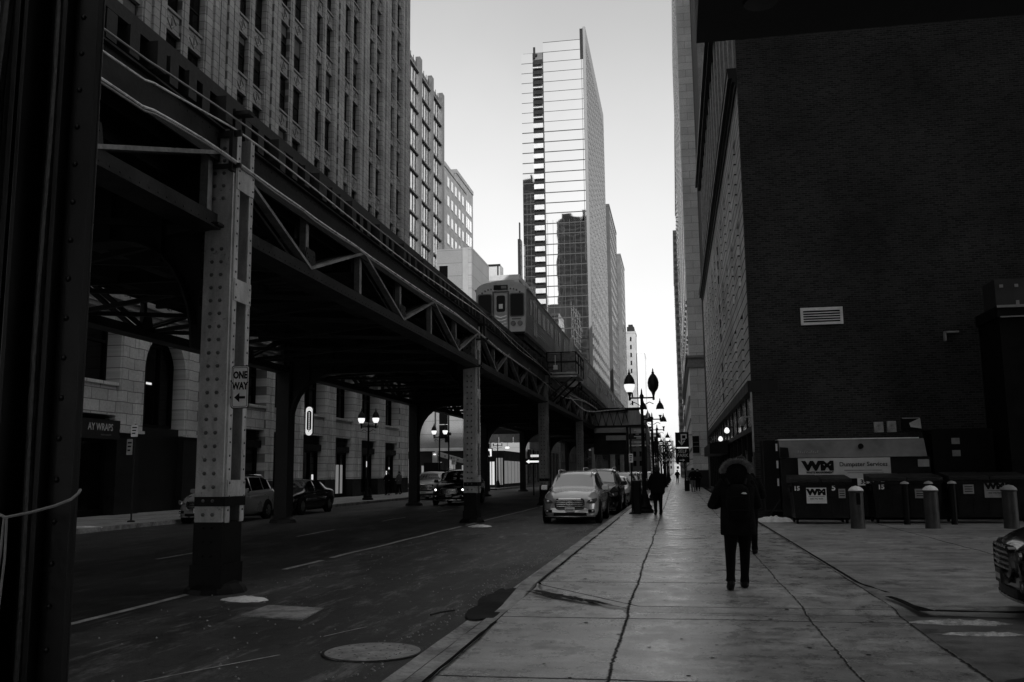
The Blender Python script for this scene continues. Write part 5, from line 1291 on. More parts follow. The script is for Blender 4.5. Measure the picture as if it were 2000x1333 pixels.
car('parked_car', 'silver crossover with chrome grille, first in the row at the right kerb', 'car', 5.0, 1.90, 'suv', P_SIL, (-3.54, 30.9, RZ), 0, 1.02, group=pk, detail=3)
car('parked_car', 'black boxy SUV parked directly behind the silver crossover', 'car', 5.1, 1.98, 'suv', P_BLK, (-3.30, 37.6, RZ), 0, 1.08, group=pk)
car('parked_car', 'light coloured sedan third in the row, behind the black SUV', 'car', 4.8, 1.84, 'sedan', P_WHT, (-3.15, 45.2, RZ), 0, 1.03, group=pk)
c4 = car('parked_car', 'grey crossover fourth in the row at the right kerb', 'car', 4.7, 1.85, 'suv', P_GRY, (-3.2, 52.0, RZ), 0, .98, group=pk)
for i, (x, y, lab) in enumerate(((-3.2, 58.6, 'grey crossover fifth in the row at the right kerb'), (-3.2, 65.2, 'grey crossover sixth in the row, before the station bridge'), (-3.25, 98, 'first grey crossover beyond the crossing street, right kerb'), (-3.25, 106, 'second grey crossover beyond the crossing street, right kerb'), (-3.25, 118, 'third grey crossover beyond the crossing street, right kerb'))):
    o = copy_tree(c4); o.location = (x, y, RZ); tag(o, lab, 'car', pk)
pl = 'vehicles at the left kerb'
car('parked_car', 'grey crossover at the far kerb, half hidden by the nearest column', 'car', 4.75, 1.86, 'suv', P_GRY, (-17.05, 31.3, RZ), 0, .99, group=pl)
car('parked_car', 'black sedan with bright window trim at the far kerb', 'car', 5.1, 1.9, 'sedan', P_BLK, (-17.05, 37.6, RZ), 0, 1.04, group=pl)
car('parked_truck', 'white-hooded pickup truck at the far kerb past the second column', 'truck', 5.6, 2.0, 'truck', P_WHT, (-16.6, 60, RZ), 0, 1., group=pl, detail=1)
car('parked_car', 'silver sedan nosing out behind the white pickup', 'car', 4.7, 1.8, 'sedan', P_SIL, (-16.9, 68, RZ), 0, 1., group=pl, detail=1)
car('moving_car', 'black SUV driving toward us with headlights on under the railway', 'car', 5.2, 2.05, 'suv', P_BLK, (-12.3, 49.6, RZ), 0, 1.12, lights=True)
car('exiting_car', 'black car with chrome grille nosing in from the right edge out of the alley', 'car', 4.9, 1.92, 'suv', P_BLK, (3.68, 11.75, -.045), R(-98), 1.0, detail=3)
xc = [o for o in bpy.data.objects if o.name.startswith('exiting_car')][0]
for ch in xc.children:
    if ch.name.startswith('licence_plate'): ch.data.materials[0] = M_STEELD
    for q in [ch] + list(ch.children):
        if q.data.materials[0] in (M_CHROME, M_HLENS): q.data.materials[0] = mat('dim_chrome', .16, .25, .2, 4, 0, metal=1.)
# lift truck with a white folded boom on the side street
lf = thing('boom_truck', 'dark truck with a spotted pale folded boom at the far crossing', 'truck', (-21.0, 86, -.05))
MB().box(-23.3, -19.6, 84.6, 86.8, .9, 2.0).box(-23.4, -22.0, 84.6, 86.8, .8, 2.7).build('body', M_BLACK, lf)
bm_ = MB().bar((-22.4, 84.9, 3.6), (-19.0, 84.9, 2.6), .3, .42).box(-22.6, -22.1, 84.7, 85.1, 2.0, 3.7).build('boom', M_PANEL, lf, bevel=.03)
q = MB()
for k in range(5): q.lathe([(.07, 0), (.0001, -.004)], 8, (-22.0 + .62 * k, 84.745, 3.48 - .185 * k), 'Y')
q.build('lightening_hole', M_BLACK, bm_)
for x in (-22.6, -20.4): MB().lathe([(.0001, -.15), (.45, -.15), (.45, .15), (.0001, .15)], 16, (x, 84.6, .45), 'Y').build('wheel', M_RUBBER, lf)
wl_ = MB().lathe([(.0001, -.06), (.13, -.04), (.13, .05), (.0001, .08)], 10, (-22.35, 84.6, 3.45)).build('work_light', M_LAMP, lf)

# ------------------------------------------------------------------ street lamps with two acorn globes
def street_lamp():
    t = bpy.data.objects.new('street_lamp', None); COL.objects.link(t)
    MB().lathe([(.34, 0), (.34, .10), (.27, .16), (.29, .24), (.22, .32), (.20, .50), (.15, .60), (.16, .66), (.11, .74), (.09, .85)], 12).lathe([(.085, .8), (.07, 2.2), (.055, 4.45)], 12).lathe([(.055, 4.45), (.09, 4.5), (.09, 4.58), (.04, 4.66), (.03, 4.8), (.0001, 4.9)], 10).build('post', M_BLACK, t, smooth=True)
    for k in range(0): pass
    MB().box(-.50, .50, -.03, .03, 4.47, 4.53).tube([(-.46, 0, 4.25), (-.3, 0, 4.33), (-.07, 0, 4.2)], .018, 6).tube([(.46, 0, 4.25), (.3, 0, 4.33), (.07, 0, 4.2)], .018, 6).build('crossarm', M_BLACK, t)
    for s in (-1, 1):
        h = MB().lathe([(.02, 4.40), (.05, 4.42), (.04, 4.55), (.055, 4.62), (.10, 4.76)], 12, (s * .47, 0, 0)).build('holder', M_BLACK, t, smooth=True)
        MB().lathe([(.11, 4.74), (.185, 4.86), (.215, 4.98), (.212, 5.06)], 14, (s * .47, 0, 0)).build('globe', M_LAMP, t, smooth=True)
        MB().lathe([(.22, 5.05), (.222, 5.10), (.19, 5.25), (.12, 5.38), (.05, 5.46), (.06, 5.50), (.025, 5.55), (.03, 5.60), (.0001, 5.70)], 14, (s * .47, 0, 0)).build('cap', M_STEELD, t, smooth=True)
    return t
L0 = street_lamp()
RL = [(-1.28, 37.0), (-1.28, 52.5), (-1.28, 66), (-1.3, 98), (-1.3, 113), (-1.3, 130), (-1.3, 148), (-1.3, 168)]
RN = ['twin-globe lamp nearest on the right pavement, one globe unlit', 'second twin-globe lamp along the right pavement', 'third twin-globe lamp, just before the station bridge', 'first twin-globe lamp past the crossing on the right', 'second twin-globe lamp past the crossing on the right', 'third twin-globe lamp past the crossing on the right', 'fourth twin-globe lamp past the crossing on the right', 'farthest twin-globe lamp on the right pavement']
for i, ((x, y), lab) in enumerate(zip(RL, RN)):
    o = L0 if i == 0 else copy_tree(L0)
    o.location = (x, y, SWZ); tag(o, lab, 'street lamp', 'twin-globe street lamps')
gl = [c for c in L0.children if c.name.startswith('globe')]
g2 = max(gl, key=lambda c: max(v.co.x for v in c.data.vertices)); g2.data = g2.data.copy(); g2.data.materials.clear(); g2.data.materials.append(M_STEELD)
for i, (x, y, lab) in enumerate(((-18.9, 55.4, 'lit twin-globe lamp on the far pavement before the terracotta block'), (-19.0, 73.5, 'lit twin-globe lamp at the far corner, seen against the pale building'), (-18.9, 98, 'lit twin-globe lamp across the side street at the left'))):
    o = copy_tree([x_ for x_ in bpy.data.objects if x_.get('label') == RN[1]][0]); o.location = (x, y, .1); tag(o, lab, 'street lamp', 'twin-globe street lamps')

# ------------------------------------------------------------------ poles, signs, bins on the pavements
def sign_pole(label, x, y, h, plates, z0=.1, r=.03):
    t = thing('sign_pole', label, 'sign', (x, y, z0))
    MB().lathe([(.14, z0), (.12, z0 + .05), (r, z0 + .07), (r, h)], 8, (x, y, 0)).build('pole', M_STEELD, t)
    for (dx, z, w, hh, m_) in plates:
        p = MB().prism(rr(x + dx - w / 2, x + dx + w / 2, z, z + hh, .02), 'Y', y - .05, y - .035).build('plate', m_, t)
        q = MB()
        for k in range(3): q.box(x + dx - w * .34, x + dx + w * (.34 - .1 * k), y - .055, y - .051, z + hh * (.72 - .24 * k), z + hh * (.72 - .24 * k) + hh * .1)
        q.build('printed_line', M_BLACK if m_ is not M_BLACK else M_SIGN, p)
    return t
sign_pole('thin kerbside pole with two small parking plates, left pavement', -18.75, 29.8, 3.5, [(.0, 3.05, .26, .42, M_SIGN), (-.16, 2.42, .22, .55, M_SIGNG)])
sign_pole('thin pole with a small plate at the far crossing', -18.6, 76.8, 3.0, [(0, 2.4, .4, .5, M_SIGN)])
sign_pole('pole with a street-name plate beside the right kerb row', -1.72, 36.0, 3.35, [(0, 2.0, .16, .34, M_SIGN)], SWZ)
pp = thing('parking_meter_post', 'short dark kerb post near the black sedan', 'post', (-18.6, 43.6, .1))
MB().lathe([(.035, .1), (.035, 1.15), (.07, 1.2), (.07, 1.38), (.0001, 1.42)], 10, (-18.6, 43.4, 0)).build('post', M_STEELD, pp, smooth=True)
tb = thing('litter_bin', 'tall black bin at the kerb beside the first right-hand lamp', 'bin', (-1.53, 36, SWZ))
MB().prism(rr(-1.68, -1.40, 35.85, 36.15, .04), 'Z', SWZ, 1.25).build('body', M_BLACK, tb); MB().box(-1.70, -1.38, 35.83, 36.17, 1.25, 1.32).build('lid', M_STEELD, tb)
cb_ = thing('control_box', 'dark metal kerb cabinet just behind the black bin', 'cabinet', (-1.6, 38.5, SWZ))
MB().box(-1.95, -1.55, 40.3, 40.8, SWZ, 1.2).build('body', M_BLACK, cb_); MB().box(-1.97, -1.53, 40.28, 40.82, 1.2, 1.26).build('cap', M_STEELD, cb_)
# bright arrow board and street-name plate on the far side
ab = thing('arrow_sign', 'bright left-pointing arrow sign on a post beneath a street-name plate', 'sign', (-10.7, 70, 0))
MB().lathe([(.05, -.05), (.05, 3.4)], 8, (-10.75, 70.1, 0)).build('pole', M_BLACK, ab)
MB().box(-11.35, -10.15, 69.98, 70.04, 2.28, 2.72).build('board', M_BLACK, ab)
MB().add([(-11.3, 69.96, 2.50), (-11.05, 69.96, 2.66), (-11.05, 69.96, 2.57), (-10.2, 69.96, 2.57), (-10.2, 69.96, 2.43), (-11.05, 69.96, 2.43), (-11.05, 69.96, 2.34)], [(0, 1, 6), (2, 3, 4, 5)]).build('arrow', M_LAMP, ab)
MB().box(-10.95, -10.3, 69.98, 70.02, 2.84, 3.02).build('name_plate', M_SHOP, ab)
bb = thing('billboard_screen', 'small lit billboard with a dark figure, under the railway by the shops', 'billboard', (-18.1, 88, 3.2))
MB().box(-18.7, -17.5, 88, 88.2, 3.2, 4.05).build('frame', M_BLACK, bb)
MB().box(-18.63, -17.57, 87.96, 87.99, 3.27, 3.98).build('screen', emit('lit_screen', .6, .6), bb)
MB().prism([(-17.95, 3.3), (-17.7, 3.3), (-17.72, 3.6), (-17.76, 3.78), (-17.85, 3.8), (-17.92, 3.72), (-17.9, 3.55)], 'Y', 87.94, 87.955).build('figure', M_BLACK, bb)
# lit shops across the side street under the railway
LS = thing('corner_shop', 'low glass-fronted corner shop with lit windows under the railway', 'building', (-20, 100, 0))
MB().box(-23.0, -18.6, 100, 112, -.1, 4.1).build('wall', M_TERR_DARK, LS)
mb = MB()
for k in range(5): mb.box(-18.6, -18.55, 100.3 + 2.2 * k, 102.0 + 2.2 * k, .5, 3.0)
mb.build('lit_window', M_SHOPD, LS)
for k in range(5): MB().box(-22.8 + .84 * k, -22.1 + .84 * k, 99.93, 99.98, .4, 2.9 if k % 2 else 3.3).build('lit_pane', M_SHOP if k in (1, 3) else M_SHOPD, LS)
bd_ = MB()
for k in range(12): bd_.box(-22.7 + .34 * k, -22.62 + .34 * k, 99.9, 99.925, .4, 3.3)
bd_.build('glazing_bar', M_BLACK, LS)
LS2 = thing('striped_building', 'pale column-fronted building beyond the corner shop at street level', 'building', (-17, 130, 0))
MB().box(-23, -18.5, 115, 150, -.1, 7.5).build('wall', M_LIMEY, LS2)
for k in range(8): MB().box(-18.52, -18.44, 116 + 4 * k, 118.6 + 4 * k, .4, 4.6).build('window', M_GLASSD, LS2)
# curved station canopy under the railway at the crossing
SC = thing('station_canopy', 'pale curved canopy with a fascia band hanging under the railway at the crossing', 'canopy', (-15.4, 88, 4.4))
mb = MB(); rg = []
for i in range(9):
    a = R(180 - 20 * i * 1.0); 
mb.prism([(-18.3, 5.4), (-17.9, 6.0), (-17.2, 6.35), (-15.8, 6.5), (-14.2, 6.45), (-12.7, 6.3), (-12.7, 5.4)], 'Y', 88, 96)
mb.build('roof', M_STEELD, SC); f = MB()
for k in range(4): f.box(-18.2 + 1.4 * k, -16.86 + 1.4 * k, 87.9, 87.98, 4.55, 5.38)
f.build('fascia', M_SIGNG, SC)
for x in (-17.9, -12.8): MB().box(x - .1, x + .1, 88.1, 88.3, -.05, 4.5).build('post', M_STEELD, SC)
for i, x in enumerate((-16.1, -14.6, -20.2)):
    l = thing('hanging_lamp', ['left lit lamp hanging from the curved station canopy', 'right lit lamp hanging from the curved station canopy', 'lone lit lamp beside the curved station canopy'][i], 'lamp', (x, 89, 4.0), 'lamps under the station canopy')
    MB().lathe([(.0001, 3.95), (.2, 4.0), (.24, 4.1), (.15, 4.2)], 12, (x, 88.4, 0)).build('globe', M_LAMP, l, smooth=True); MB().lathe([(.02, 4.2), (.02, 4.6)], 6, (x, 88.4, 0)).build('stem', M_BLACK, l)

# ------------------------------------------------------------------ station bridge with lattice side over the right lanes
SBR = thing('station_bridge', 'grey station footbridge with a lattice side reaching from the railway to the right pavement', 'footbridge', (-5, 80, 5.4))
mb = MB().box(-7.3, -2.5, 79.9, 80.05, 6.85, 7.0).box(-7.3, -2.5, 79.9, 80.05, 5.45, 5.62)
for k in range(5):
    x = -7.2 + .66 * k
    mb.bar((x, 79.97, 5.6), (x + .33, 79.97, 6.85), .05, .09, (0, 1, 0)); mb.bar((x + .33, 79.97, 6.85), (x + .66, 79.97, 5.6), .05, .09, (0, 1, 0))
mb.build('lattice_girder', M_STEELD, SBR)
MB().box(-7.3, -2.5, 80.2, 84, 5.5, 6.8).build('side_panel', mat('weathered_panel', .34, .6, .35, .9, .1, stretch=(3, 3, .5), world=True), SBR)
MB().box(-3.95, -2.5, 79.8, 80.15, 5.65, 6.86).build('end_panel', mat('weathered_panel', .13), SBR)
MB().box(-7.4, -2.4, 79.8, 84.2, 6.98, 7.12).build('roof', M_STEELD, SBR)
MB().box(-6.9, -4.2, 79.9, 84, 5.0, 5.42).box(-5.9, -4.2, 79.85, 79.95, 4.35, 4.75).build('under_panel', M_SIGNG, SBR)
MB().box(-7.0, -4.2, 80.3, 84, 3.2, 5.0).build('floor_beam', M_STEELD, SBR)
for x in (-4.1, -2.55): MB().box(x - .07, x + .07, 80.3, 80.45, SWZ if x > -2.6 else -.05, 5.5).build('post', M_STEELD, SBR)
stt = MB()
for k in range(20): stt.box(-2.2, -1.75, 80.5 + .28 * k, 80.8 + .28 * k, SWZ + .26 * k, SWZ + .26 * k + .05)
stt.bar((-2.2, 80.5, .2), (-2.2, 86.1, 5.4), .05, .3).bar((-1.75, 80.5, .2), (-1.75, 86.1, 5.4), .05, .3)
stt.build('stair', M_STEELD, SBR)
lb = thing('station_sign', 'stack of pale lettered station boards below the footbridge end', 'sign', (-3.3, 79.7, 3.8))
for k, (z, h, m_) in enumerate(((4.9, .42, M_SIGNG), (4.4, .36, M_STEELD), (4.02, .22, M_SIGNG), (3.8, .14, M_SIGN))):
    b_ = MB().box(-3.95, -2.5, 79.68, 79.74, z, z + h).build('board', m_, lb)
    MB().box(-3.5, -2.6, 79.66, 79.679, z + h * .55, z + h * .72).box(-3.3, -2.7, 79.66, 79.679, z + h * .2, z + h * .35).build('line', M_SIGN, b_)
tl = thing('traffic_signal', 'dark traffic signal on its pole by the far right crossing', 'traffic light', (-1.6, 95.5, SWZ))
MB().lathe([(.07, SWZ), (.06, 4.4)], 8, (-1.7, 79, 0)).build('pole', M_BLACK, tl); MB().box(-1.88, -1.52, 78.8, 79.0, 3.2, 4.2).build('housing', M_BLACK, tl)
tl2 = thing('utility_pole', 'dark utility pole with boxes in front of the pale building', 'pole', (-19.2, 76.9, .1))
MB().lathe([(.07, .1), (.06, 7)], 8, (-19.15, 77.2, 0)).build('pole', M_BLACK, tl2); MB().box(-19.35, -18.95, 77.0, 77.3, 4.9, 5.15).box(-19.45, -19.2, 77.0, 77.3, 4.3, 4.8).build('signal_box', M_BLACK, tl2)

# ------------------------------------------------------------------ dumpsters, compactor and fittings by the brick wall
M_DUMP = mat('dumpster_paint', .009, .5, .6, 2, .4, spec=.2); M_LIDM = mat('plastic_lid', .014, .45, .5, 5, .6, spec=.3)
def dumpster(label, x0, x1, y0, h, marks):
    t = thing('dumpster', label, 'dumpster', ((x0 + x1) / 2, y0 + .6, 0), 'dumpsters along the brick wall')
    c = (x0 + x1) / 2; w = (x1 - x0) / 2; d = 1.1
    def ring(z, k): return [(c - w * k, y0 + .08 * (1 - k) * 6, z), (c + w * k, y0 + .08 * (1 - k) * 6, z), (c + w * k, y0 + d, z), (c - w * k, y0 + d, z)]
    b = MB().rings([ring(.17, .93), ring(h - .22, 1.0)])
    b.box(x0 - .03, x1 + .03, y0 - .03, y0 + .02, h - .24, h - .16)
    for k in range(5): xx = x0 + .2 + (x1 - x0 - .4) * k / 4; b.box(xx - .02, xx + .02, y0 - .02 + .03, y0 + .03, .3, h - .24)
    b.build('body', M_DUMP, t)
    MB().prism([(y0 - .05, h - .15), (y0 - .04, h - .02), (y0 + .5, h + .04), (y0 + d, h + .10), (y0 + d, h - .15)], 'X', x0 - .05, c - .01).build('lid', M_LIDM, t, bevel=.02)
    MB().prism([(y0 - .05, h - .15), (y0 - .04, h - .03), (y0 + .5, h + .03), (y0 + d, h + .09), (y0 + d, h - .15)], 'X', c + .01, x1 + .05).build('lid', M_LIDM, t, bevel=.02)
    for xx in (x0 + .12, x1 - .12):
        for yy in (y0 + .15, y0 + d - .12):
            MB().lathe([(.0001, -.03), (.085, -.03), (.085, .03), (.0001, .03)], 12, (xx, yy, .085), 'X').box(xx - .04, xx + .04, yy - .03, yy + .03, .09, .18).build('caster', M_RUBBER, t)
    for xx in (x0 - .06, x1 + .0): MB().box(xx, xx + .06, y0 + .2, y0 + .7, h - .42, h - .30).build('lift_pocket', M_DUMP, t)
    for (kind, mx, mz, sz) in marks:
        if kind == 'text': text(t, sz[1], sz[0], (mx, y0 - .012, mz), '-Y', M_SIGN, thick=.008)
        elif kind == 'wm':
            p = MB().box(mx - .30, mx + .30, y0 - .012, y0 - .004, mz - .24, mz + .24).build('sticker', M_SIGN if sz else M_SIGNG, t)
            text(p, 'WM', .24, (mx, y0 - .018, mz + .10), '-Y', M_BLACK, thick=.018, sx=1.25)
            MB().box(mx - .24, mx + .24, y0 - .016, y0 - .0125, mz - .03, mz - .02).build('rule', M_BLACK, p)
            text(p, '800 796 9696', .07, (mx, y0 - .018, mz - .10), '-Y', M_BLACK)
        else:
            p = MB().box(mx - sz / 2, mx + sz / 2, y0 - .012, y0 - .004, mz - .14, mz + .14).build('sticker', M_SIGNG, t)
            q = MB()
            for k in range(3): q.box(mx - sz * .38, mx + sz * .38, y0 - .016, y0 - .0125, mz - .08 + .07 * k, mz - .055 + .07 * k)
            q.build('printed_line', M_BLACK, p)
    return t
dumpster('first dumpster with a bright WM sticker and the number 5, left of the bollards', 3.53, 5.25, 30.2, 1.40, [('wm', 4.24, .86, 1), ('text', 3.66, 1.08, (.19, '15')), ('text', 4.76, 1.09, (.24, '5')), ('plain', 5.0, .92, .2)])
dumpster('middle dumpster marked 15 with ragged stickers behind the second bollard', 5.95, 7.95, 30.4, 1.42, [('text', 6.2, 1.1, (.2, '15')), ('plain', 6.92, .9, .12), ('plain', 7.35, .9, .35)])
dumpster('right dumpster with a dim WM sticker beside the last bollard', 8.25, 10.45, 30.5, 1.44, [('plain', 8.75, 1.02, .3), ('wm', 9.5, 1.0, 0)])
CP = thing('compactor', 'long grey waste compactor with a big Dumpster Services panel against the wall', 'compactor', (5.8, 33, 0))
MB().box(3.47, 8.25, 32.6, 33.9, .12, 2.05).build('body', M_DUMP, CP)
MB().prism([(32.55, 2.06), (32.85, 2.66), (33.9, 2.66), (33.9, 2.06)], 'X', 3.47, 8.15).build('hopper_hood', mat('hood_paint', .16, .5, .3, .8, .1, world=True), CP)
MB().box(3.45, 8.0, 32.83, 33.9, 2.66, 2.70).build('hood_rim', M_SIGN, CP)
MB().lathe([(.09, -.02), (.09, .02), (.0001, .03)], 14, (6.1, 32.66, 2.42), 'Y').build('latch', M_BLACK, CP)
MB().prism([(3.46, 2.08), (3.75, 2.08), (3.72, 2.4), (3.46, 2.42)], 'Y', 32.45, 32.56).build('control_cover', M_BLACK, CP)
g_ = MB()
for k in range(10): g_.bar((4.05 + .07 * k, 32.575, 2.22), (4.08 + .07 * k, 32.60, 2.30 - .03 * (k % 3)), .012, .02, (0, 1, 0))
g_.build('graffiti', M_SIGNG, CP)
pn = MB().box(4.03, 6.98, 32.52, 32.55, 1.36, 2.04).build('name_panel', mat('panel_grey', .55, .5, .15, .8, 0, world=True), CP)
MB().box(5.9, 6.75, 32.5, 32.53, 1.12, 1.36).build('phone_strip', M_SIGN, CP)
text(pn, 'WM', .40, (4.68, 32.51, 1.77), '-Y', M_BLACK, thick=.03, sx=1.35); text(pn, 'WASTE MANAGEMENT', .085, (4.72, 32.51, 1.56), '-Y', M_BLACK, thick=.004, sx=1.0)
text(pn, 'Dumpster Services', .20, (6.12, 32.51, 1.82), '-Y', M_BLACK, thick=.002)
MB().box(5.5, 6.7, 32.515, 32.519, 1.60, 1.64).box(5.6, 6.75, 32.515, 32.519, 1.53, 1.56).build('faint_print', M_SIGNG, pn)
text(CP, '35 9046', .20, (6.32, 32.495, 1.24), '-Y', M_BLACK, thick=.006)
MB().box(7.85, 8.2, 32.57, 32.59, 1.72, 1.96).build('notice', M_SIGNG, CP)
MB().box(2.95, 3.44, 32.9, 33.9, .3, 2.66).build('ram_housing', M_BLACK, CP)
for z in (2.3, 1.72, 1.12): MB().box(3.36, 3.42, 32.86, 32.89, z, z + .25).build('reflective_strip', M_SIGN, CP)
MB().bar((3.0, 32.6, .1), (3.4, 32.5, .7), .04, .04).bar((2.9, 32.6, .3), (3.45, 32.6, .3), .05, .05).build('hose', M_STEELD, CP)
tall = thing('electrical_cabinet', 'tall black cabinet with two small notices right of the compactor', 'cabinet', (9.3, 33.4, 0))
MB().box(8.4, 10.3, 32.8, 33.9, 0, 2.95).build('body', M_BLACK, tall)
for z in (2.45, 2.05): MB().box(9.0, 9.25, 32.78, 32.795, z, z + .2).build('notice', M_SIGNG, tall)
for i, (x, lab) in enumerate(((5.02, 'grey steel bollard with a torn dark sticker, beside the first dumpster'), (7.02, 'grey steel bollard with snow on top, in front of the middle dumpster'), (9.08, 'grey steel bollard farthest right, beside the right dumpster'))):
    b = thing('bollard', lab, 'bollard', (x, 28.0, 0), 'front row of bollards')
    MB().lathe([(.20, -.02), (.195, .1), (.19, 1.0), (.215, 1.02), (.215, 1.05)], 20, (x, 28.0, 0)).build('post', mat('bollard_paint', .042, .5, .45, 3, .3), b, smooth=True)
    MB().lathe([(.21, 1.05), (.19, 1.10), (.12, 1.16), (.0001, 1.19)], 16, (x, 28, 0)).build('cap', M_SNOW if i < 2 else M_SIGNG, b, smooth=True)
    if i == 0: MB().box(x - .04, x + .07, 27.80, 27.812, .66, .98).build('sticker', M_BLACK, b)
for i, (x, lab) in enumerate(((6.78, 'left one of the snow-topped posts standing between the dumpsters'), (7.46, 'middle one of the snow-topped posts standing between the dumpsters'), (8.12, 'right one of the snow-topped posts standing between the dumpsters'))):
    b = thing('bollard', lab, 'bollard', (x, 29.9, 0), 'back row of bollards')
    MB().lathe([(.09, -.02), (.09, 1.2)], 14, (x, 29.9, 0)).build('post', M_BLACK, b, smooth=True); MB().lathe([(.14, 1.2), (.11, 1.25), (.0001, 1.29)], 12, (x, 29.9, 0)).build('cap', M_SIGNG, b, smooth=True)
vt = thing('wall_vent', 'white louvred vent grille high on the dark brick wall', 'vent', (5.3, 33.9, 6.8))
vb = MB().box(4.57, 6.02, 33.93, 33.999, 7.30, 7.41).box(4.57, 6.02, 33.93, 33.999, 6.79, 6.88).box(4.57, 4.66, 33.93, 33.999, 6.88, 7.30).box(5.93, 6.02, 33.93, 33.999, 6.88, 7.30)
vb.build('frame', mat('vent_white', .75, .5, .15, 2, .1), vt)
lv = MB()
for k in range(4): lv.bar((4.66, 33.96, 6.955 + .09 * k), (5.93, 33.96, 6.955 + .09 * k), .035, .03, (0, 1, 0))
lv.build('louvre', mat('vent_white', .7), vt); MB().box(4.6, 6.0, 33.985, 33.998, 6.83, 7.35).build('back', M_BLACK, vt)
for i, (x0, x1, z0, z1, lab) in enumerate(((6.82, 7.12, 2.92, 3.28, 'small pale square box on the brick wall, left of a pair'), (7.25, 7.54, 2.92, 3.30, 'small pale square box on the brick wall, right of a pair'))):
    b = thing('meter_box', lab, 'meter box', ((x0 + x1) / 2, 33.9, z0), 'boxes on the brick wall')
    MB().box(x0, x1, 33.86, 33.999, z0, z1).build('box', mat('box_grey', .30, .5, .5, 6, .3), b, bevel=.01); MB().box(x0 + .05, x1 - .05, 33.85, 33.86, z0 + .05, z1 - .05).build('cover', mat('box_grey', .30), b)
b = thing('meter_box', 'larger wall box with its pale flap hanging open beside the pair', 'meter box', (8.0, 33.9, 2.98), 'boxes on the brick wall')
MB().box(7.73, 8.33, 33.8, 33.999, 3.0, 3.4).build('box', M_BLACK, b)
MB().add([(7.95, 33.78, 3.22), (8.3, 33.72, 3.38), (8.33, 33.74, 3.02), (7.98, 33.76, 3.08)], [(0, 1, 2, 3)]).build('flap', mat('flap_pale', .5, .5, .2, 5, 0), b); MB().box(7.73, 8.3, 33.78, 33.8, 3.37, 3.4).build('rim', M_SIGNG, b)
sh = thing('dock_shed', 'dark lean-to shed with a pale roof edge at the right end of the wall', 'shed', (15, 32, 0))
MB().box(10.5, 20, 31.9, 33.99, 0, 6.5).build('wall', M_BLACK, sh); MB().box(10.42, 20, 31.8, 33.99, 6.5, 6.86).build('roof', M_BLACK, sh)
MB().box(10.42, 20, 31.74, 31.8, 6.80, 6.88).box(10.5, 20, 31.76, 31.8, 6.48, 6.52).build('roof_edge', M_SIGNG, sh)
MB().box(9.35, 9.8, 33.8, 33.99, 6.32, 6.38).box(9.33, 9.38, 33.8, 33.99, 6.05, 6.38).build('bracket', M_SIGNG, sh)
un = thing('roof_unit', 'boxy grey air unit with small labels standing on the shed roof', 'air unit', (11.1, 32.5, 6.88))
MB().box(10.48, 11.8, 32.0, 33.2, 6.88, 7.78).build('casing', mat('unit_grey', .04, .5, .25, 1, 0), un)
for x, z in ((10.62, 7.55), (11.08, 7.55), (11.62, 7.68)): MB().box(x, x + .11, 31.985, 31.998, z - .05, z + .05).build('label_plate', M_SIGNG, un)
MB().box(11.08, 11.18, 31.98, 31.998, 6.9, 7.06).build('valve', M_SIGNG, un)

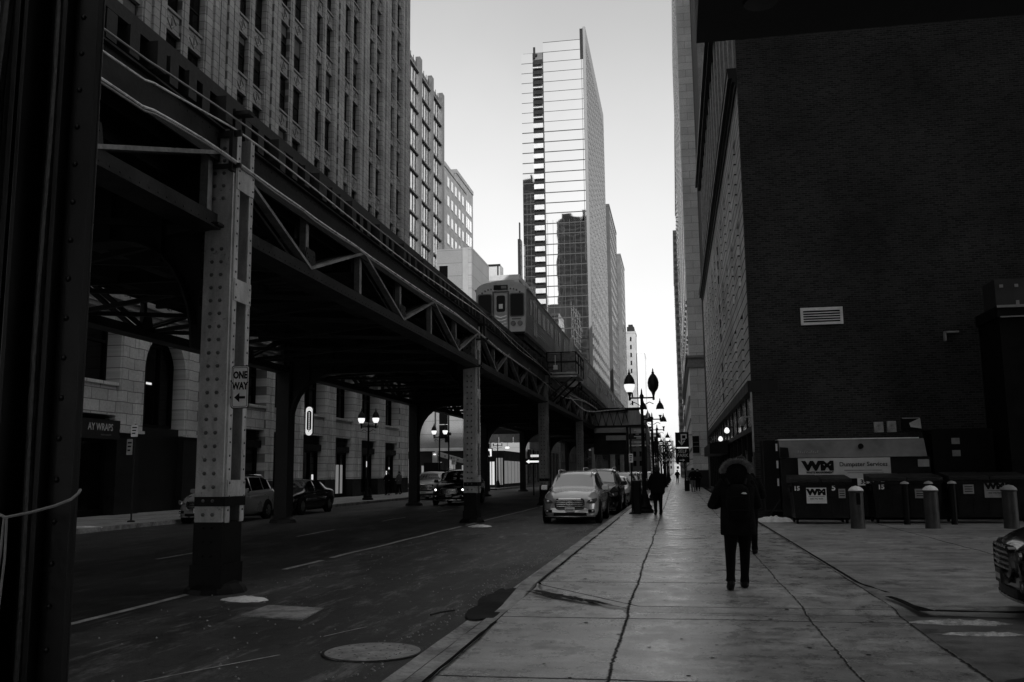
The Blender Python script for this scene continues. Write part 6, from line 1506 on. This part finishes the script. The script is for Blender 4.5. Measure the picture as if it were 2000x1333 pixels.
# ------------------------------------------------------------------ people
M_SKIN = mat('skin', .28, .6, .1, 8, 0); M_CLOTH = mat('black_cloth', .006, .95, .5, 6, .6, spec=.08); M_CLOTH2 = mat('dark_trousers', .005, .95, .3, 8, .4, spec=.08)
M_CLOTHG = mat('grey_cloth', .07, .9, .3, 6, .3); M_HAIR = mat('dark_hair', .010, .9, .4, 20, .4); M_FUR = mat('fur_trim', .17, .95, .6, 25, .8); M_JEANS = mat('faded_jeans', .16, .9, .3, 6, .2)
def person(label, loc, rz, H=1.75, stride=.10, coat_hem=.80, hood=False, hat=False, elbows=((-.30, .02), (.30, .02)), hands=((-.18, .22, 1.08), (.18, .22, 1.08)), coat=None, trousers=None, bulk=1., group=None, feet=None, hair=True, fine=True):
    """local +Y is forward"""
    t = bpy.data.objects.new('person', None); COL.objects.link(t)
    k = H / 1.75; coat = coat or M_CLOTH; trousers = trousers or M_CLOTH2
    V, Rr, E_ = [], [], []
    def v(x, y, z, r): V.append((x * k, y * k, z * k)); Rr.append(r * k); return len(V) - 1
    def e(a, b): E_.append((a, b))
    pel = v(0, 0, .95, .13); wa = v(0, 0, 1.1, .12); ch = v(0, .0, 1.3, .14); nb_ = v(0, .0, 1.45, .06); nk = v(0, .01, 1.53, .055); h1 = v(0, .02, 1.60, .075); h2 = v(0, .02, 1.67, .09); h3 = v(0, .01, 1.74, .055)
    for a, b in ((pel, wa), (wa, ch), (ch, nb_), (nb_, nk), (nk, h1), (h1, h2), (h2, h3)): e(a, b)
    ns = v(0, .115, 1.62, .014); e(h1, ns)
    for s in (-1, 1): er = v(s * .095, .02, 1.64, .016); e(h1, er)
    ft = feet or ((-.10, -stride), (.10, stride)); J = {}
    for i, s in enumerate((-1, 1)):
        hx, hy = ft[i]; lift = .05 if hy < -.02 else 0
        a = v(s * .09, 0, .90, .10); b = v(s * .10 * .5 + hx * .5, hy * .45 + .03, .50, .062); c = v(hx, hy, .10 + lift, .042); d = v(hx, hy + .13, .045, .035)
        e(pel, a); e(a, b); e(b, c); e(c, d); J['leg%d' % i] = (V[a], V[b], V[c], V[d])
        sh_ = v(s * .18, 0, 1.42, .06); ex, ey = elbows[i]; el = v(ex, ey, 1.14, .042); px_, py_, pz_ = hands[i]; wr_ = v(px_, py_ - .02, pz_, .030); pa = v(px_, py_ + .05, pz_, .034)
        e(nb_, sh_); e(sh_, el); e(el, wr_); e(wr_, pa); J['arm%d' % i] = (V[sh_], V[el], V[wr_])
        if fine:
            for q in range(5):
                if q == 4: f1 = v(px_ - s * .035, py_ + .06, pz_ + .015, .010); e(wr_, f1); f2 = v(px_ - s * .045, py_ + .09, pz_ + .0, .009); e(f1, f2)
                else:
                    o = (q - 1.5) * .018; f1 = v(px_ + o, py_ + .10, pz_ - .01, .0095); e(pa, f1); f2 = v(px_ + o, py_ + .125 - .006 * abs(q - 1), pz_ - .045, .008); e(f1, f2)
    me = bpy.data.meshes.new('body'); me.from_pydata(V, E_, []); o = bpy.data.objects.new('body', me); COL.objects.link(o); o.parent = t; me.materials.append(M_SKIN)
    sk = o.modifiers.new('skin', 'SKIN')
    for i, d in enumerate(me.skin_vertices[0].data): d.radius = (Rr[i], Rr[i]); d.use_root = (i == 0)
    ss_ = o.modifiers.new('sub', 'SUBSURF'); ss_.levels = ss_.render_levels = 2 if fine else 1
    sk.use_smooth_shade = True
    # trousers
    tr_ = MB()
    for i in (0, 1):
        a, b, c, d = [Vector(x) for x in J['leg%d' % i]]
        P = [a + Vector((0, 0, .08)), a, a.lerp(b, .5), b, b.lerp(c, .35) + Vector((0, -.01, 0)), b.lerp(c, .8), c + Vector((0, 0, -.01))]
        tr_.tube(P, [x * k for x in (.112, .112, .092, .072, .066, .056, .064)], 12)
    tr_.build('trousers', trousers, t, smooth=True, angle=80)
    for i in (0, 1):
        c, d = Vector(J['leg%d' % i][2]), Vector(J['leg%d' % i][3])
        MB().tube([c + Vector((0, -.07, -.02)), c + Vector((0, -.03, -.035)), d + Vector((0, -.04, -.0)), d + Vector((0, .05, 0)), d + Vector((0, .09, -.01))], [.03, .055, .05, .045, .02], 10).build('shoe', M_BLACK, t, smooth=True)
    # coat: stacked oval rings plus sleeves
    rg = []
    for z, rx, ry, oy in ((coat_hem, .225, .17, 0), (coat_hem + .02, .232, .175, 0), (.98, .225, .17, 0), (1.12, .215, .16, 0), (1.28, .235, .165, 0), (1.38, .245, .155, -.005), (1.44, .215, .135, -.005), (1.49, .14, .11, 0), (1.53, .09, .085, .01), (1.57, .085, .08, .01)):
        rx *= bulk; ry *= bulk
        ring = []
        for q in range(24):
            a = 2 * math.pi * q / 24; w = 1 + .035 * mnoise.noise(Vector((math.cos(a) * 2.2, math.sin(a) * 2.2, z * 5 + loc[1])))
            ring.append((rx * k * w * math.copysign(abs(math.cos(a)) ** .85, math.cos(a)), (oy + ry * math.sin(a) * w) * k, z * k))
        rg.append(ring)
    ct = MB().rings(rg)
    for i in (0, 1):
        s0, el, wr_ = [Vector(x) for x in J['arm%d' % i]]; inn = Vector((s0.x * .5, 0, s0.z - .01))
        P = [inn, s0, s0.lerp(el, .3), s0.lerp(el, .75), el, el.lerp(wr_, .3), el.lerp(wr_, .9)]
        ct.tube(P, [x * k * bulk for x in (.07, .088, .083, .075, .07, .064, .052)], 12)
    ct.build('coat', coat, t, smooth=True, angle=75)
    if hood:
        hr = []
        for z, rx, ry, oy in ((1.40, .21, .14, 0), (1.46, .20, .16, -.01), (1.56, .185, .16, -.01), (1.64, .175, .15, -.005), (1.70, .145, .12, .0), (1.74, .09, .08, .01)):
            hr.append([(rx * k * math.cos(2 * math.pi * q / 20), (oy + ry * math.sin(2 * math.pi * q / 20)) * k, z * k) for q in range(20)])
        MB().rings(hr).build('hood', coat, t, smooth=True, angle=80)
        fm = MB(); rr_ = random.Random(4)
        for q in range(5200):
            a = math.pi * rr_.uniform(-.04, 1.04); R0 = .172 * rr_.uniform(.70, 1.04)
            c = Vector((R0 * 1.14 * math.cos(a), rr_.uniform(-.15, .02) - .03 * math.sin(a), 1.60 + R0 * .88 * math.sin(a))) * k
            n_ = Vector((math.cos(a) * 1.2 + rr_.gauss(0, .3), rr_.gauss(0, .55), math.sin(a) + rr_.gauss(0, .3))).normalized(); l = rr_.uniform(.02, .05)
            u = n_.orthogonal().normalized() * .0028
            fm.add([c - u, c + u, c + n_ * l], [(0, 1, 2)])
        fm.build('fur_trim', M_FUR, t)
        MB().tube([(Vector((.172 * 1.06 * math.cos(a), -.01, 1.60 + .172 * .82 * math.sin(a))) * k) for a in [math.pi * i / 14 for i in range(15)]], .016, 8).build('fur_roll', M_FUR, t, smooth=True)
    elif hat:
        MB().lathe([(.115 * k, 1.64 * k), (.12 * k, 1.67 * k), (.115 * k, 1.74 * k), (.08 * k, 1.80 * k), (.0001, 1.82 * k)], 16, (0, .01, 0)).build('knit_hat', M_HAIR, t, smooth=True)
    elif hair:
        MB().rings([[(rx * k * math.cos(2 * math.pi * q / 16), (oy + ry * math.sin(2 * math.pi * q / 16)) * k, z * k) for q in range(16)] for z, rx, ry, oy in ((1.57, .075, .05, -.06), (1.62, .100, .075, -.045), (1.68, .108, .105, -.012), (1.74, .095, .10, 0), (1.785, .05, .055, 0))]).build('hair', M_HAIR, t, smooth=True)
    t.location = loc; t.rotation_euler = (0, 0, rz); return tag(t, label, 'person', group)
person('person in a black parka with a fur-trimmed hood, walking away down the near pavement', (.80, 13.2, .045), R(3), 1.745, .06, .74, hood=True, elbows=((-.335, -.02), (.27, .03)), hands=((-.20, .24, 1.16), (.17, .24, 1.12)), bulk=1.05, feet=((-.15, -.20), (.075, .16)))
bp = thing('backpack', 'black backpack with a small pale badge on the parka wearer', 'backpack', (.80, 12.95, 1.0), world=False, rz=R(3))
bk = []
for z, w, d in ((.0, .10, .04), (.03, .14, .075), (.2, .16, .10), (.34, .155, .09), (.42, .13, .07), (.47, .06, .03)):
    bk.append([(w * math.copysign(abs(math.cos(2 * math.pi * q / 20)) ** .6, math.cos(2 * math.pi * q / 20)), d * math.copysign(abs(math.sin(2 * math.pi * q / 20)) ** .7, math.sin(2 * math.pi * q / 20)), z) for q in range(20)])
MB().rings(bk).build('bag', M_CLOTH, bp, smooth=True, angle=70)
MB().tube([(-.12, -.085, .12), (0, -.125, .13), (.12, -.085, .12)], .008, 6).tube([(-.14, -.06, .3), (0, -.115, .31), (.14, -.06, .3)], .006, 6).build('zip', M_RUBBER, bp, smooth=True)
MB().prism([(.03, .345), (.055, .365), (.09, .362), (.11, .34), (.07, .338)], 'Y', -.118, -.108).build('badge', M_SIGN, bp)
for s in (-1, 1): MB().tube([(s * .10, .03, .46), (s * .13, .10, .54), (s * .13, .22, .50)], .018, 6).build('strap', M_RUBBER, bp, smooth=True)
person('bulky person in a dark coat and cap, just ahead of the parka wearer, right side', (1.33, 18.6, .05), R(0), 1.72, .10, .85, hat=True, bulk=1.0)
person('tall person in a knit hat mostly hidden behind the fur hood', (1.42, 21.5, .05), R(0), 1.86, .09, .85, hat=True, bulk=1.05)
person('person in black standing beside the first right-hand lamp', (-.72, 34.8, .06), R(10), 1.76, .05, .80, hat=False, elbows=((-.30, .0), (.27, .0)), hands=((-.26, .12, .92), (.22, .14, .95)), bulk=1.15)
person('distant walker in pale jeans facing us with a suitcase', (1.22, 74, .06), R(180), 1.78, .10, .88, trousers=M_JEANS, hat=True, fine=False)
person('distant companion in dark clothes beside the suitcase', (1.62, 76, .06), R(180), 1.74, .10, .85, fine=False)
person('lone faraway walker in the middle of the right pavement', (.05, 128, .06), R(0), 1.75, .10, .85, fine=False)
sc_ = thing('suitcase', 'dark upright suitcase between the distant pair and the curb', 'suitcase', (.75, 73.8, SWZ))
MB().prism(rr(.55, .95, SWZ + .05, .95, .06), 'Y', 73.7, 73.95).build('case', M_BLACK, sc_); MB().box(.62, .64, 73.8, 73.82, .95, 1.25).box(.86, .88, 73.8, 73.82, .95, 1.25).box(.62, .88, 73.8, 73.82, 1.23, 1.26).build('handle', M_STEELD, sc_)
person('person in dark clothes with hands in pockets, left of the pair on the far pavement', (-21.6, 68.0, .1), R(170), 1.78, .08, .8, elbows=((-.33, 0), (.33, 0)), fine=False)
person('person in a grey coat, right of the pair on the far pavement', (-21.4, 70.2, .1), R(150), 1.74, .12, .78, coat=M_CLOTHG, fine=False)

# ------------------------------------------------------------------ bare trees and the far end of the street
def tree(x, y, h, seed, lab):
    t = thing('bare_tree', lab, 'tree', (x, y, SWZ), 'bare trees along the right kerb'); r_ = random.Random(seed)
    MB().tube([(x, y, SWZ), (x + .05, y, h * .25), (x, y + .05, h * .45)], [.11, .09, .06], 8).build('trunk', M_BLACK, t, smooth=True)
    cr = MB()
    def br(p, d, l, r, lv):
        q = p + d * l; cr.tube([p, p.lerp(q, .5) + Vector((r_.uniform(-.05, .05), r_.uniform(-.05, .05), .04)) * l, q], [r, r * .8, r * .55], 4, False)
        if lv == 0: return
        for _ in range(4 if lv > 1 else 5):
            dd = (d + Vector((r_.gauss(0, .5), r_.gauss(0, .5), r_.gauss(.1, .3)))).normalized(); br(p.lerp(q, r_.uniform(.45, 1)), dd, l * r_.uniform(.5, .75), r * .55, lv - 1)
    for _ in range(6): br(Vector((x, y, h * r_.uniform(.3, .45))), Vector((r_.gauss(0, .45), r_.gauss(0, .45), 1)).normalized(), h * .26, .035, 3)
    cr.build('crown', M_BLACK, t)
for x, y, h, sd_, lab in ((-1.7, 104, 6.2, 1, 'first bare tree past the crossing on the right kerb'), (-1.6, 122, 6.8, 2, 'second bare tree past the crossing on the right kerb'), (-1.7, 140, 6.5, 3, 'third bare tree past the crossing on the right kerb'), (-1.6, 160, 7.2, 4, 'farthest bare tree on the right kerb'), (1.0, 118, 4.6, 5, 'small bare tree close to the limestone tower base')):
    tree(x, y, h, sd_, lab)
block('hazy grey block closing the far end of the street', -34, 20, 820, 850, 21, mat('far_haze_wall', .34, .8, .2, .1, 0, world=True), ('-Y',), (4, 4, 2), (4, 2), limit=60)
block('slightly taller dark block beside the hazy one at the street end', -9, -2, 760, 790, 26, mat('far_dark_wall', .12), ('-Y',), (4, 4, 2), (2.2, 1.2), limit=20)
